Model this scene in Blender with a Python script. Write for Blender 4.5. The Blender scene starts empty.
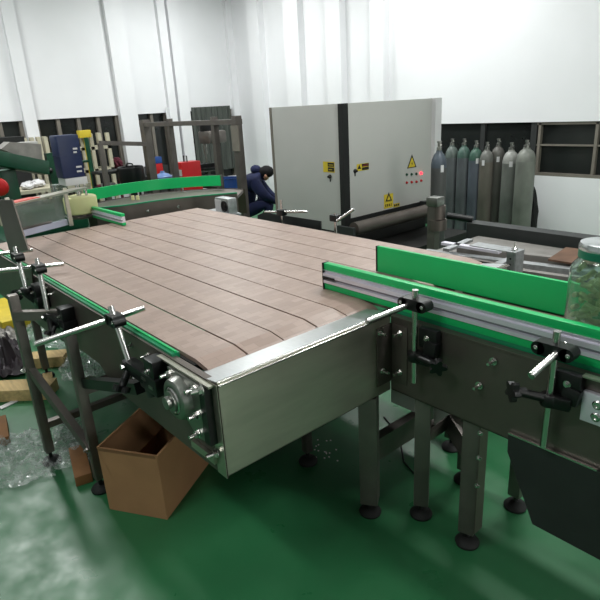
import bpy, bmesh, math, random
from mathutils import Vector, Matrix, noise
random.seed(7)
SC = bpy.context.scene
COL = SC.collection
PI = math.pi
# ------------------------------------------------------------------ camera
CU = Vector((0.65432192, 0.75422304, -0.05486733))      # image right
CD = Vector((0.21592623, -0.25587395, -0.94228678))     # image down
CF = Vector((-0.72473353, 0.6047116, -0.33028048))      # forward
FPX = 553.805
EYE = Vector((0, 0, 1.93))
cd = bpy.data.cameras.new('camera'); cam = bpy.data.objects.new('camera', cd); COL.objects.link(cam)
cd.sensor_width = 36; cd.sensor_fit = 'HORIZONTAL'; cd.lens = FPX / 600 * 36; cd.clip_start = .02; cd.clip_end = 100
R = Matrix((CU, -CD, -CF)).transposed().to_4x4()
cam.matrix_world = Matrix.Translation(EYE) @ R
SC.camera = cam

def at(px, py, ax, val):
    """the point of the place seen at a photograph pixel on the plane axis = val"""
    r = CU * (px - 300) + CD * (py - 300) + CF * FPX
    k = 'XYZ'.index(ax)
    return EYE + r * ((val - EYE[k]) / r[k])

# ------------------------------------------------------------------ materials
def lin(c):
    return tuple(((v / 255) / 12.92 if v / 255 <= .04045 else ((v / 255 + .055) / 1.055) ** 2.4) for v in c)
def mat(name, rgb, rough=.5, metal=0., var=.12, scale=12., bump=0., stretch=None, emit=0., trans=0., alpha=1., ior=1.45, spec=None, coat=0.):
    m = bpy.data.materials.new(name); m.use_nodes = True
    nt = m.node_tree; b = nt.nodes['Principled BSDF']
    c = lin(rgb)
    b.inputs['Roughness'].default_value = rough
    b.inputs['Metallic'].default_value = metal
    b.inputs['Transmission Weight'].default_value = trans
    b.inputs['IOR'].default_value = ior
    b.inputs['Alpha'].default_value = alpha
    b.inputs['Coat Weight'].default_value = coat
    if spec is not None: b.inputs['Specular IOR Level'].default_value = spec
    tc = nt.nodes.new('ShaderNodeTexCoord'); mp = nt.nodes.new('ShaderNodeMapping')
    nt.links.new(tc.outputs['Object'], mp.inputs['Vector'])
    if stretch: mp.inputs['Scale'].default_value = stretch
    n = nt.nodes.new('ShaderNodeTexNoise'); n.inputs['Scale'].default_value = scale; n.inputs['Detail'].default_value = 5
    nt.links.new(mp.outputs['Vector'], n.inputs['Vector'])
    r = nt.nodes.new('ShaderNodeValToRGB')
    r.color_ramp.elements[0].position = .3; r.color_ramp.elements[1].position = .7
    r.color_ramp.elements[0].color = (*[v * (1 - var) for v in c], 1)
    r.color_ramp.elements[1].color = (*[min(1, v * (1 + var)) for v in c], 1)
    nt.links.new(n.outputs['Fac'], r.inputs['Fac'])
    nt.links.new(r.outputs['Color'], b.inputs['Base Color'])
    if bump:
        bp = nt.nodes.new('ShaderNodeBump'); bp.inputs['Strength'].default_value = bump; bp.inputs['Distance'].default_value = .01
        nt.links.new(n.outputs['Fac'], bp.inputs['Height']); nt.links.new(bp.outputs['Normal'], b.inputs['Normal'])
    if emit:
        b.inputs['Emission Color'].default_value = (*c, 1); b.inputs['Emission Strength'].default_value = emit
    return m
M = {}
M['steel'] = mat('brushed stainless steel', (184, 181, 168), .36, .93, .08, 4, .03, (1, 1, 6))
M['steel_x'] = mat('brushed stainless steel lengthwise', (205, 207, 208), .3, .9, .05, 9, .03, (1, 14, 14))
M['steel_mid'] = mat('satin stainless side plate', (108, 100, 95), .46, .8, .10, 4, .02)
M['steel_dark'] = mat('dull steel tube', (116, 110, 106), .45, .8, .15, 6, .04)
M['chrome'] = mat('polished steel rod', (205, 202, 200), .22, 1., .04, 20)
M['cast'] = mat('cast steel', (150, 150, 146), .36, 1., .12, 30, .15)
M['alu'] = mat('anodised aluminium', (226, 222, 234), .35, .45, .04, 8)
M['alu_groove'] = mat('aluminium groove', (150, 146, 156), .4, .6, .05, 8)
M['green'] = mat('green guide plastic', (10, 178, 98), .38, 0, .04, 5)
M['green_dark'] = mat('green wear plastic', (20, 128, 86), .4, 0, .08, 8)
M['black'] = mat('black moulded nylon', (11, 11, 13), .38, 0, .15, 20)
M['rubber'] = mat('dull black rubber', (16, 17, 17), .7, 0, .15, 20)
M['cream'] = mat('cream urethane', (205, 203, 150), .45, 0, .05, 8)
M['navy'] = mat('navy enamel', (18, 34, 74), .4, 0, .12, 5)
M['navy_cloth'] = mat('navy workwear cloth', (20, 27, 62), .9, 0, .25, 12, .4)
M['skin'] = mat('skin', (190, 140, 115), .6, 0, .05, 10)
M['hair'] = mat('black hair', (9, 8, 10), .95, 0, .2, 60, .5)
M['white'] = mat('white enamel', (205, 203, 205), .5, 0, .04, 6)
M['white_wall'] = mat('white painted wall', (225, 225, 228), .85, 0, .025, 1.3)
M['panel_grey'] = mat('grey painted sheet steel', (176, 175, 172), .5, 0, .03, 1.5)
M['dark_grey'] = mat('dark grey paint', (42, 44, 44), .5, 0, .12, 8)
M['window'] = mat('dim window glass', (32, 35, 34), .2, 0, .35, 1.2)
M['mullion'] = mat('weathered window frame', (112, 106, 98), .6, 0, .15, 5)
M['curtain'] = mat('grey green curtain', (74, 78, 74), .9, 0, .25, 6, .3, (1, 6, .4))
M['mgreen'] = mat('dark green machine enamel', (14, 62, 42), .35, 0, .2, 5)
M['wood'] = mat('raw pine', (186, 160, 112), .75, 0, .22, 5, .1, (1, 8, 8))
M['brownwood'] = mat('brown offcut', (120, 82, 46), .8, 0, .2, 8)
M['card'] = mat('brown cardboard', (150, 112, 78), .85, 0, .08, 6)
M['card_in'] = mat('cardboard inner face', (126, 90, 62), .9, 0, .08, 6)
M['yellow'] = mat('yellow plastic', (196, 172, 44), .6, 0, .12, 6)
M['ink'] = mat('black print', (18, 18, 16), .6, 0, .05, 6)
M['red'] = mat('red enamel', (170, 22, 26), .4, 0, .1, 6)
M['redlamp'] = mat('lit red pilot lamp', (255, 30, 45), .3, 0, .0, 6, emit=6)
M['greenlamp'] = mat('lit green lamp', (10, 235, 120), .3, 0, .0, 6, emit=.8)
M['lamp'] = mat('fluorescent tube', (255, 250, 240), .3, 0, .0, 6, emit=9)
M['blue'] = mat('blue plastic', (30, 66, 130), .5, 0, .1, 6)
M['ltblue'] = mat('pale blue bottle plastic', (120, 150, 205), .25, 0, .1, 6, trans=.3)
M['glass'] = mat('clear glass', (214, 236, 226), .03, 0, 0, 6, trans=.95, ior=1.35)
M['acrylic'] = mat('grey clear acrylic', (180, 190, 184), .08, 0, .05, 6, trans=.75, ior=1.2)
M['lid'] = mat('jar lid tin', (200, 204, 206), .25, .8, .05, 6)
M['lidgreen'] = mat('jar lid green band', (10, 110, 84), .4, 0, .05, 6)
M['pickle'] = mat('pickled vegetable', (170, 176, 120), .45, 0, .25, 18)
M['lavender'] = mat('pale strip plastic', (196, 196, 216), .35, .2, .05, 6)
M['reflected_red'] = mat('painted red reflection', (214, 84, 74), .35, 0, .1, 6)  # red of a reflection, put into the colour
M['rust'] = mat('rusty sheet', (92, 66, 50), .8, 0, .3, 7)
M['zinc'] = mat('galvanised sheet', (168, 170, 172), .42, .8, .2, 30)
M['scrap'] = mat('dull grey section', (128, 124, 120), .5, .4, .2, 8)
M['sack'] = mat('dark tarpaulin', (52, 44, 50), .55, 0, .25, 6, .3)
M['brick'] = mat('beige enamel rack', (176, 170, 150), .6, 0, .08, 6)
M['maroon'] = mat('maroon cloth', (92, 34, 48), .9, 0, .2, 6)

def floor_mat():
    m = mat('green epoxy floor', (44, 104, 66), .36, 0, .14, 1.6, .02, coat=.0)
    nt = m.node_tree; b = nt.nodes['Principled BSDF']
    n = nt.nodes.new('ShaderNodeTexNoise'); n.inputs['Scale'].default_value = 7; n.inputs['Detail'].default_value = 8
    tc = nt.nodes.new('ShaderNodeTexCoord'); nt.links.new(tc.outputs['Object'], n.inputs['Vector'])
    mr = nt.nodes.new('ShaderNodeMapRange'); mr.inputs[1].default_value = .3; mr.inputs[2].default_value = .7
    mr.inputs[3].default_value = .26; mr.inputs[4].default_value = .5
    nt.links.new(n.outputs['Fac'], mr.inputs[0]); nt.links.new(mr.outputs[0], b.inputs['Roughness'])
    return m
M['floor'] = floor_mat()

def belt_mat():
    m = bpy.data.materials.new('pinkish brown modular chain'); m.use_nodes = True
    nt = m.node_tree; b = nt.nodes['Principled BSDF']; b.inputs['Roughness'].default_value = .42
    tc = nt.nodes.new('ShaderNodeTexCoord')
    br = nt.nodes.new('ShaderNodeTexBrick')
    br.inputs['Scale'].default_value = 1.; br.inputs['Brick Width'].default_value = .0915
    br.inputs['Row Height'].default_value = .038; br.inputs['Mortar Size'].default_value = .0011
    br.inputs['Mortar Smooth'].default_value = .6; br.inputs['Bias'].default_value = 0
    a = lin((164, 141, 131)); d = lin((150, 128, 118)); k = lin((138, 118, 110))
    br.inputs['Color1'].default_value = (*a, 1); br.inputs['Color2'].default_value = (*d, 1); br.inputs['Mortar'].default_value = (*k, 1)
    mp = nt.nodes.new('ShaderNodeMapping'); mp.inputs['Rotation'].default_value = (0, 0, PI / 2)
    nt.links.new(tc.outputs['Object'], mp.inputs['Vector']); nt.links.new(mp.outputs['Vector'], br.inputs['Vector'])
    n = nt.nodes.new('ShaderNodeTexNoise'); n.inputs['Scale'].default_value = 3.5; n.inputs['Detail'].default_value = 6
    nt.links.new(tc.outputs['Object'], n.inputs['Vector'])
    mx = nt.nodes.new('ShaderNodeMix'); mx.data_type = 'RGBA'; mx.blend_type = 'MULTIPLY'; mx.inputs[0].default_value = .35
    rp = nt.nodes.new('ShaderNodeValToRGB'); rp.color_ramp.elements[0].color = (.78, .76, .75, 1); rp.color_ramp.elements[1].color = (1.05, 1.03, 1.02, 1)
    rp.color_ramp.elements[0].position = .3; rp.color_ramp.elements[1].position = .7
    nt.links.new(n.outputs['Fac'], rp.inputs['Fac'])
    nt.links.new(br.outputs['Color'], mx.inputs[6]); nt.links.new(rp.outputs['Color'], mx.inputs[7])
    nt.links.new(mx.outputs[2], b.inputs['Base Color'])
    bp = nt.nodes.new('ShaderNodeBump'); bp.inputs['Strength'].default_value = .35; bp.inputs['Distance'].default_value = .002; bp.invert = True
    nt.links.new(br.outputs['Fac'], bp.inputs['Height']); nt.links.new(bp.outputs['Normal'], b.inputs['Normal'])
    return m
M['belt'] = belt_mat()

def film_mat():
    m = bpy.data.materials.new('crumpled clear film'); m.use_nodes = True
    nt = m.node_tree; out = nt.nodes['Material Output']; b = nt.nodes['Principled BSDF']
    b.inputs['Base Color'].default_value = (*lin((200, 206, 204)), 1); b.inputs['Roughness'].default_value = .18
    b.inputs['Specular IOR Level'].default_value = 1.
    t = nt.nodes.new('ShaderNodeBsdfTransparent'); mx = nt.nodes.new('ShaderNodeMixShader')
    n = nt.nodes.new('ShaderNodeTexNoise'); n.inputs['Scale'].default_value = 9
    rp = nt.nodes.new('ShaderNodeMapRange'); rp.inputs[1].default_value = .35; rp.inputs[2].default_value = .7; rp.inputs[3].default_value = .12; rp.inputs[4].default_value = .6
    nt.links.new(n.outputs['Fac'], rp.inputs[0]); nt.links.new(rp.outputs[0], mx.inputs['Fac'])
    nt.links.new(t.outputs[0], mx.inputs[1]); nt.links.new(b.outputs[0], mx.inputs[2]); nt.links.new(mx.outputs[0], out.inputs['Surface'])
    return m
M['film'] = film_mat()

# ------------------------------------------------------------------ mesh builder
class MB:
    def __init__(s): s.bm = bmesh.new()
    def _xf(s, vs, mtx):
        if mtx is not None: bmesh.ops.transform(s.bm, matrix=mtx, verts=vs)
    def box(s, x0, x1, y0, y1, z0, z1, mtx=None, bev=0.):
        r = bmesh.ops.create_cube(s.bm, size=1)
        vs = r['verts']
        for v in vs:
            v.co = Vector(((x0 + x1) / 2 + v.co.x * (x1 - x0), (y0 + y1) / 2 + v.co.y * (y1 - y0), (z0 + z1) / 2 + v.co.z * (z1 - z0)))
        if bev:
            es = list({e for v in vs for e in v.link_edges})
            q = bmesh.ops.bevel(s.bm, geom=es, offset=bev, segments=2, affect='EDGES', profile=.6)
            vs = list({v for f in q['faces'] for v in f.verts} | {v for v in vs if v.is_valid})
        s._xf(vs, mtx); return s
    def bar(s, p0, p1, w, h, up=(0, 0, 1), bev=0.):
        """rectangular bar between two points, w across, h along up"""
        p0, p1 = Vector(p0), Vector(p1); d = p1 - p0; L = d.length; d.normalize()
        up = Vector(up); sd = d.cross(up)
        if sd.length < 1e-4: sd = d.cross(Vector((1, 0, 0)))
        sd.normalize(); u = sd.cross(d)
        m = Matrix((d, sd, u)).transposed().to_4x4(); m.translation = (p0 + p1) / 2
        return s.box(-L / 2, L / 2, -w / 2, w / 2, -h / 2, h / 2, m, bev)
    def cyl(s, p0, p1, r, r2=None, n=20, caps=True):
        p0, p1 = Vector(p0), Vector(p1); d = p1 - p0
        q = d.to_track_quat('Z', 'Y').to_matrix().to_4x4(); q.translation = (p0 + p1) / 2
        bmesh.ops.create_cone(s.bm, cap_ends=caps, segments=n, radius1=r, radius2=r if r2 is None else r2, depth=d.length, matrix=q)
        return s
    def lathe(s, o, prof, n=28, axis=(0, 0, 1)):
        """prof = [(r, h)...] turned about axis through o"""
        q = Vector(axis).to_track_quat('Z', 'Y').to_matrix(); o = Vector(o); rings = []
        for r, h in prof:
            if r < 1e-5: rings.append([s.bm.verts.new(o + q @ Vector((0, 0, h)))])
            else: rings.append([s.bm.verts.new(o + q @ Vector((r * math.cos(2 * PI * i / n), r * math.sin(2 * PI * i / n), h))) for i in range(n)])
        for a, b in zip(rings, rings[1:]):
            for i in range(n):
                j = (i + 1) % n
                if len(a) == 1 and len(b) == 1: continue
                if len(a) == 1: s.bm.faces.new((a[0], b[j], b[i]))
                elif len(b) == 1: s.bm.faces.new((a[i], a[j], b[0]))
                else: s.bm.faces.new((a[i], a[j], b[j], b[i]))
        return s
    def prism(s, pts, ext):
        """closed polygon of 3d points pushed along ext"""
        e = Vector(ext); a = [s.bm.verts.new(Vector(p)) for p in pts]; b = [s.bm.verts.new(Vector(p) + e) for p in pts]
        s.bm.faces.new(a); s.bm.faces.new(b[::-1]); n = len(a)
        for i in range(n): s.bm.faces.new((a[i], b[i], b[(i + 1) % n], a[(i + 1) % n]))
        return s
    def tube(s, pts, r, n=10):
        pts = [Vector(p) for p in pts]; rings = []; ref = None
        for i, p in enumerate(pts):
            d = (pts[min(i + 1, len(pts) - 1)] - pts[max(i - 1, 0)]).normalized()
            if ref is None or abs(d.dot(ref)) > .98: ref = Vector((0, 0, 1)) if abs(d.z) < .9 else Vector((1, 0, 0))
            a = d.cross(ref).normalized(); b = a.cross(d); ref = b
            rr = r[i] if isinstance(r, (list, tuple)) else r
            rings.append([s.bm.verts.new(p + (a * math.cos(2 * PI * k / n) + b * math.sin(2 * PI * k / n)) * rr) for k in range(n)])
        for A, B in zip(rings, rings[1:]):
            for k in range(n): s.bm.faces.new((A[k], A[(k + 1) % n], B[(k + 1) % n], B[k]))
        s.bm.faces.new(rings[0][::-1]); s.bm.faces.new(rings[-1]); return s
    def sheet(s, path, w, th):
        """a wall that follows a 3d path: w = vector height, th = thickness sideways (horizontal)"""
        pts = [Vector(p) for p in path]; w = Vector(w); rows = []
        for i, p in enumerate(pts):
            d = (pts[min(i + 1, len(pts) - 1)] - pts[max(i - 1, 0)]); d.z = 0; d.normalize()
            nrm = Vector((-d.y, d.x, 0)) * th / 2
            rows.append([s.bm.verts.new(q) for q in (p - nrm, p + nrm, p + nrm + w, p - nrm + w)])
        for A, B in zip(rows, rows[1:]):
            for k in range(4): s.bm.faces.new((A[k], A[(k + 1) % 4], B[(k + 1) % 4], B[k]))
        s.bm.faces.new(rows[0][::-1]); s.bm.faces.new(rows[-1]); return s
    def blob(s, c, rx, ry, rz, sub=3, amp=.0, freq=4., seed=0):
        r = bmesh.ops.create_icosphere(s.bm, subdivisions=sub, radius=1)
        for v in r['verts']:
            k = 1 + amp * noise.noise(v.co * freq + Vector((seed, seed * 2, 0)))
            v.co = Vector(c) + Vector((v.co.x * rx * k, v.co.y * ry * k, v.co.z * rz * k))
        return s
    def hexbolt(s, p, d, r=.009, h=.008, shank=.012):
        r, h, shank = r * 1.2, h * 1.2, shank * 1.25
        p, d = Vector(p), Vector(d).normalized()
        s.cyl(p, p + d * .0025, r * 1.35, n=20)
        s.cyl(p + d * .0025, p + d * (.0025 + h), r, n=6)
        s.cyl(p + d * (.0025 + h), p + d * (.0025 + h + shank), r * .55, n=12)
        return s
    def build(s, name, m, parent=None, smooth=35, loc=None):
        bmesh.ops.recalc_face_normals(s.bm, faces=s.bm.faces)
        o0 = Vector((0, 0, 0))
        if parent is not None:
            p = parent
            while p is not None: o0 += p.location; p = p.parent
        elif loc is not None: o0 = Vector(loc)
        else:
            vs = [v.co for v in s.bm.verts]
            o0 = Vector(((min(v.x for v in vs) + max(v.x for v in vs)) / 2, (min(v.y for v in vs) + max(v.y for v in vs)) / 2, min(v.z for v in vs)))
        bmesh.ops.translate(s.bm, vec=-o0, verts=s.bm.verts)
        me = bpy.data.meshes.new(name)
        for f in s.bm.faces: f.smooth = True
        if smooth:
            lim = math.radians(smooth)
            for e in s.bm.edges:
                if len(e.link_faces) == 2: e.smooth = e.calc_face_angle(0) < lim
        s.bm.to_mesh(me); s.bm.free()
        mm = m if isinstance(m, (list, tuple)) else [m]
        for q in mm: me.materials.append(M[q] if isinstance(q, str) else q)
        ob = bpy.data.objects.new(name, me); COL.objects.link(ob)
        if parent is not None: ob.parent = parent
        else: ob.location = o0
        return ob
def tag(o, label=None, cat=None, group=None, kind=None):
    if label: o['label'] = label
    if cat: o['category'] = cat
    if group: o['group'] = group
    if kind: o['kind'] = kind
    return o
def thing(name, label, cat, loc=(0, 0, 0), group=None):
    o = bpy.data.objects.new(name, None); COL.objects.link(o); o.location = loc; o.empty_display_size = .05
    return tag(o, label, cat, group)
def struct(name, mb, m): return tag(mb.build(name, m), kind='structure')
def copy_tree(o, loc, rz, label, parent=None):
    def rec(a, par):
        c = a.copy(); COL.objects.link(c); c.parent = par
        for ch in list(a.children): rec(ch, c)
        return c
    c = rec(o, None); c.location = loc; c.rotation_euler = (0, 0, rz); c['label'] = label
    return c
def V(*a): return Vector(a)

# ------------------------------------------------------------------ setting
XB, YS = -10.5, 7.3            # back wall, side wall
struct('floor', MB().box(XB - .2, 5, -5, YS + .2, -.1, 0), 'floor')
# side wall (along X): white dado, dark window band, white above
w = MB()
w.box(-3.72, 5, YS, YS + .2, 0, .88); w.box(XB, 5, YS, YS + .2, 1.56, 5.2); w.box(XB, -6.25, YS, YS + .2, 0, 1.56)
struct('wall_right', w, 'white_wall')
for x0, x1 in ((-9.7, -9.35), (-8.6, -8.2), (-7.5, -7.15), (-6.5, -6.22)):
    struct('trim_1', MB().box(x0, x1, YS - .14, YS, 0, 5.2), 'white_wall')
d = struct('door_1', MB().box(-6.25, -3.72, YS + .06, YS + .14, 0, 1.56), 'window')
tag(MB().box(-6.25, -6.2, YS + .02, YS + .07, 0, 1.56).box(-5.4, -5.34, YS + .02, YS + .07, 0, 1.56).box(-4.55, -4.48, YS + .02, YS + .07, 0, 1.56).box(-3.8, -3.72, YS + .02, YS + .07, 0, 1.56).build('door_frame', 'dark_grey', d))
wn = struct('window_1', MB().box(-3.72, 2, YS + .08, YS + .12, .88, 1.56), 'window')
f = MB()
for x in (-3.70, -2.98, -2.2, -1.4, -.6, .2): f.box(x, x + .035, YS + .02, YS + .08, .88, 1.56)
f.box(-3.72, 2, YS + .0, YS + .09, .88, .915); f.box(-3.72, 2, YS + .02, YS + .08, 1.525, 1.56); f.box(-3.72, 2, YS + .03, YS + .08, 1.26, 1.28)
f.build('window_frame', 'mullion', wn)
MB().bar((-2.75, YS - .01, 1.32), (-2.25, YS - .01, 1.02), .02, .06).build('window_brace', 'mullion', wn)
# back wall (along Y) with window bays between white pillars
b = MB(); b.box(XB - .2, XB, -5, YS, 1.95, 5.2); b.box(XB - .2, XB, -5, YS, 0, .55); b.box(XB - .2, XB - .12, 5.78, 5.84, .5, 2)
ys = [(2.9, 3.1), (4.60, 4.94), (5.62, 5.78), (5.84, 6.08), (7.16, YS)]
for y0, y1 in ys: b.box(XB - .2, XB + .1, y0, y1, 0, 5.2)
struct('wall_back', b, 'white_wall')
bays = [(-5, 2.9), (3.1, 4.60), (4.94, 5.62), (6.08, 7.16)]
for i, (y0, y1) in enumerate(bays):
    wb = struct('window_%d' % (i + 2), MB().box(XB - .15, XB - .1, y0, y1, .55, 1.95), 'window')
    fr = MB()
    k = max(1, int((y1 - y0) / .32))
    for j in range(k + 1):
        yy = y0 + (y1 - y0 - .06) * j / k
        fr.box(XB - .1, XB - .03, yy, yy + .06, .55, 1.95)
    fr.build('window_frame', 'mullion', wb)
tag(MB().sheet([(XB + .06 + .03 * math.sin(i * 1.3), 5.56 + i * .022, .75) for i in range(9)], (0, 0, 1.3), .02).build('curtain', 'white_wall'), 'pale curtain strip hanging beside the dark back doorway', 'curtain')
tag(MB().sheet([(XB + .08 + .03 * math.sin(i * 1.7), 6.12 + i * .036, .72) for i in range(27)], (0, 0, 1.3), .02).build('curtain', 'curtain'), 'grey green pleated curtain on the back wall behind the drill press', 'curtain')
# left wall far away and ceiling
struct('wall_left', MB().box(XB, 5, -5.2, -5, 0, 5.2), 'white_wall')
struct('wall_front', MB().box(5, 5.2, -5, YS, 0, 5.2), 'white_wall')
struct('ceiling', MB().box(XB - .2, 5.2, -5.2, YS + .2, 5.2, 5.3), 'white_wall')

# ceiling lamps
def lamp(loc, label, e=90):
    t = thing('ceiling_lamp', label, 'ceiling lamp', loc, 'fluorescent battens under the ceiling')
    x, y, z = loc
    MB().box(x - .75, x + .75, y - .1, y + .1, z, z + .06).build('housing', 'white', t)
    for s in (-.05, .05): MB().cyl((x - .7, y + s, z - .02), (x + .7, y + s, z - .02), .014, n=10).build('tube', 'lamp', t)
    MB().cyl((x - .5, y, z + .06), (x - .5, y, 5.2), .006, n=6).cyl((x + .5, y, z + .06), (x + .5, y, 5.2), .006, n=6).build('hanger', 'dark_grey', t)
    ld = bpy.data.lights.new('lamp_light', 'AREA'); ld.shape = 'RECTANGLE'; ld.size = 1.5; ld.size_y = .35; ld.energy = e; ld.color = (.97, 1., .98)
    lo = bpy.data.objects.new('lamp_light', ld); COL.objects.link(lo); lo.parent = t; lo.location = (0, 0, -.06)
spots = [(-8.3, 1.2, 'in the far left of the hall'), (-8.3, 5.4, 'in the far corner of the hall'), (-6.2, 1.1, 'above the infeed end of the table'),
         (-5.0, 5.8, 'above the grey cabinet machine'), (-1.6, 3.9, 'above the steel stock bench'), (-1.8, -1.2, 'in front of the table'), (1.6, 2.6, 'behind the photographer')]
for x, y, s in spots: lamp((x, y, 4.4), 'white fluorescent batten hanging ' + s, 55 if y < -1 else 90)
wd = bpy.data.worlds.new('world'); SC.world = wd; wd.use_nodes = True
wd.node_tree.nodes['Background'].inputs[0].default_value = (.8, .86, .9, 1); wd.node_tree.nodes['Background'].inputs[1].default_value = .42

added_win = struct('window_9', MB().box(4.96, 4.99, 1.2, 3.8, .9, 2.5), M['white'])  # unseen window, added as a home for the fill light below
MB().box(4.93, 4.96, 1.15, 1.2, .85, 2.55).box(4.93, 4.96, 3.8, 3.85, .85, 2.55).box(4.93, 4.96, 1.2, 3.8, .85, .9).box(4.93, 4.96, 1.2, 3.8, 2.5, 2.55).build('window_frame', 'mullion', added_win)
ld = bpy.data.lights.new('end_plate_fill', 'AREA'); ld.shape = 'RECTANGLE'; ld.size = 2.6; ld.size_y = 1.6; ld.energy = 80; ld.color = (1, .99, .93)  # added fill light, brightens the end plate from the front
lo = bpy.data.objects.new('end_plate_fill', ld); COL.objects.link(lo); lo.location = (4.9, 2.5, 1.7); lo.rotation_euler = (0, PI / 2, 0)

# ------------------------------------------------------------------ accumulation conveyor table
ZT = 1.05
T = thing('conveyor_table', 'wide stainless conveyor table with pinkish brown chain strips and tall end plate', 'conveyor', (-3.1, 1.8, 0))
PT = .183
def belt(y0, y1, x0, x1, bend=True):
    mb = MB(); prof = [(x0, ZT)]
    if bend:
        prof += [(x1 - .228, ZT), (x1 - .15, ZT - .013), (x1 - .12, ZT - .03), (x1 - .095, ZT - .055), (x1 - .075, ZT - .09), (x1 - .07, ZT - .14)]
        inn = [(x - .022 if i > 4 else x - .004, z - .018) for i, (x, z) in enumerate(prof)]
    else:
        prof += [(x1, ZT)]; inn = [(x, z - .018) for x, z in prof]
    mb.prism([(x, y0, z) for x, z in prof + inn[::-1]], (0, y1 - y0, 0)); return mb
for k in range(10):
    y0 = .905 + PT * k; g = (.0035, .0034, .0022, .004, .0018, .003, .002, .002, .0018, .002)[k]
    out = k in (5, 6)
    belt(y0 + g * 1.9, y0 + PT - .003, -4.75, .35 if out else -1.5, not out).build('belt_strip', 'belt', T, 5)
MB().box(-4.75, -1.72, .9, 2.74, 1.0, 1.031).build('slide_bed', 'ink', T)
MB().box(-4.75, -1.83, .868, .9, 1.02, 1.052).build('wear_strip', 'green_dark', T)
MB().box(-4.75, -1.83, .882, .889, 1.052, 1.060).build('wear_strip_ridge', 'green', T)
MB().box(-4.0, -2.0, .9055, .9075, 1.035, 1.046).build('wear_strip', 'green_dark', T)
MB().box(-3.9, -1.95, 1.088, 1.0905, 1.033, 1.047).build('wear_strip', 'green_dark', T)
MB().box(-2.9, -2.1, 1.271, 1.273, 1.033, 1.046).build('wear_strip', 'green_dark', T)
# left side plate, deeper near the drive end, rounded lower edge
pl = [(-4.75, ZT - .012), (-1.5, ZT - .012), (-1.5, .66), (-2.5, .66), (-2.58, .70), (-2.66, .74), (-2.9, .74), (-3.2, .70), (-3.6, .68), (-4.75, .68)]
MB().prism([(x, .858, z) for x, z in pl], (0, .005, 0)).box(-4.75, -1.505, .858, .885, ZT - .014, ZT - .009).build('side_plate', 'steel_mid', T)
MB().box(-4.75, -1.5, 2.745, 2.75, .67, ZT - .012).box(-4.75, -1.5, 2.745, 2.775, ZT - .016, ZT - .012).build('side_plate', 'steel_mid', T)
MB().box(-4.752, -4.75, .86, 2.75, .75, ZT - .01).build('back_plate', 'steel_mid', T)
# end plates with folded lip
def endplate(y0, y1):
    MB().box(-1.503, -1.5, y0, y1, .667, ZT - .002).box(-1.53, -1.5, y0, y1, .667, .67).build('end_plate', 'steel', T)
    MB().prism([(-1.648, y0, 1.028), (-1.648, y0, 1.031), (-1.512, y0, ZT - .001), (-1.512, y0, ZT - .004)], (0, y1 - y0, 0)).build('end_lip', 'steel_x', T)
    MB().cyl((-1.508, y0, ZT - .004), (-1.508, y1, ZT - .004), .0045, n=12).cyl((-1.497, y0, ZT - .012), (-1.497, y1, ZT - .012), .004, n=12).build('hem', 'chrome', T)
endplate(.862, 1.765); endplate(2.26, 2.745)
MB().box(-1.56, -1.5, .856, .861, .66, ZT - .01).build('corner_strip', 'steel', T)
# drive shaft and cylinders under the chain turn
MB().cyl((-1.71, .86, .93), (-1.71, 2.74, .93), .02, n=20).build('drive_shaft', 'cast', T)
# flange bearing on the left side plate
BR = MB(); BR.prism([(-1.80, .846, 1.025), (-1.575, .846, 1.025), (-1.575, .846, .80), (-1.63, .846, .79), (-1.80, .846, .93)], (0, -.02, 0))
BRo = BR.build('bearing_unit', 'cast', T)
tag(BRo, 'cast flange bearing on a stainless pad with polished shaft end')
MB().lathe((-1.71, .845, .93), [(.086, 0), (.086, .03), (.078, .052), (.066, .058), (.056, .058), (.054, .04), (.040, .040), (.040, .07), (.024, .072), (.024, .088), (.014, .09), (.0, .09)], 40, (0, -1, 0)).build('bearing_housing', 'cast', BRo)
MB().lathe((-1.71, .787, .93), [(.052, 0), (.046, .004), (.041, 0)], 30, (0, -1, 0)).build('bearing_race', 'chrome', BRo)
for x, z in ((-1.785, 1.0), (-1.60, 1.005), (-1.615, .815), (-1.60, .90)):
    MB().hexbolt((x, .826, z), (0, -1, 0), .012, .011, .02).build('bolt', 'chrome', BRo)
MB().box(-1.572, -1.535, .825, .857, .795, 1.03).build('tension_bar', 'black', T)
for x, z in ((-1.552, 1.018), (-1.552, .745)):
    MB().hexbolt((x, .828 if z > 1 else .856, z), (-.2, -1, 0), .013, .01, .022).build('bolt', 'chrome', T)
MB().box(-1.90, -1.52, .835, .858, ZT - .022, ZT - .014).build('bearing_flange_rail', 'steel', T)
MB().box(-1.72, -1.555, .842, .857, .70, .73).build('drip_rail', 'steel', T)
# small bolts on left side plate
for x, z in ((-3.308, 1.013), (-3.189, 1.008), (-2.193, .985), (-1.93, 1.005), (-2.03, .99), (-3.62, 1.012), (-3.74, 1.01)):
    MB().hexbolt((x, .858, z), (0, -1, 0), .008, .007, .022).build('bolt', 'chrome', T)
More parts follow.
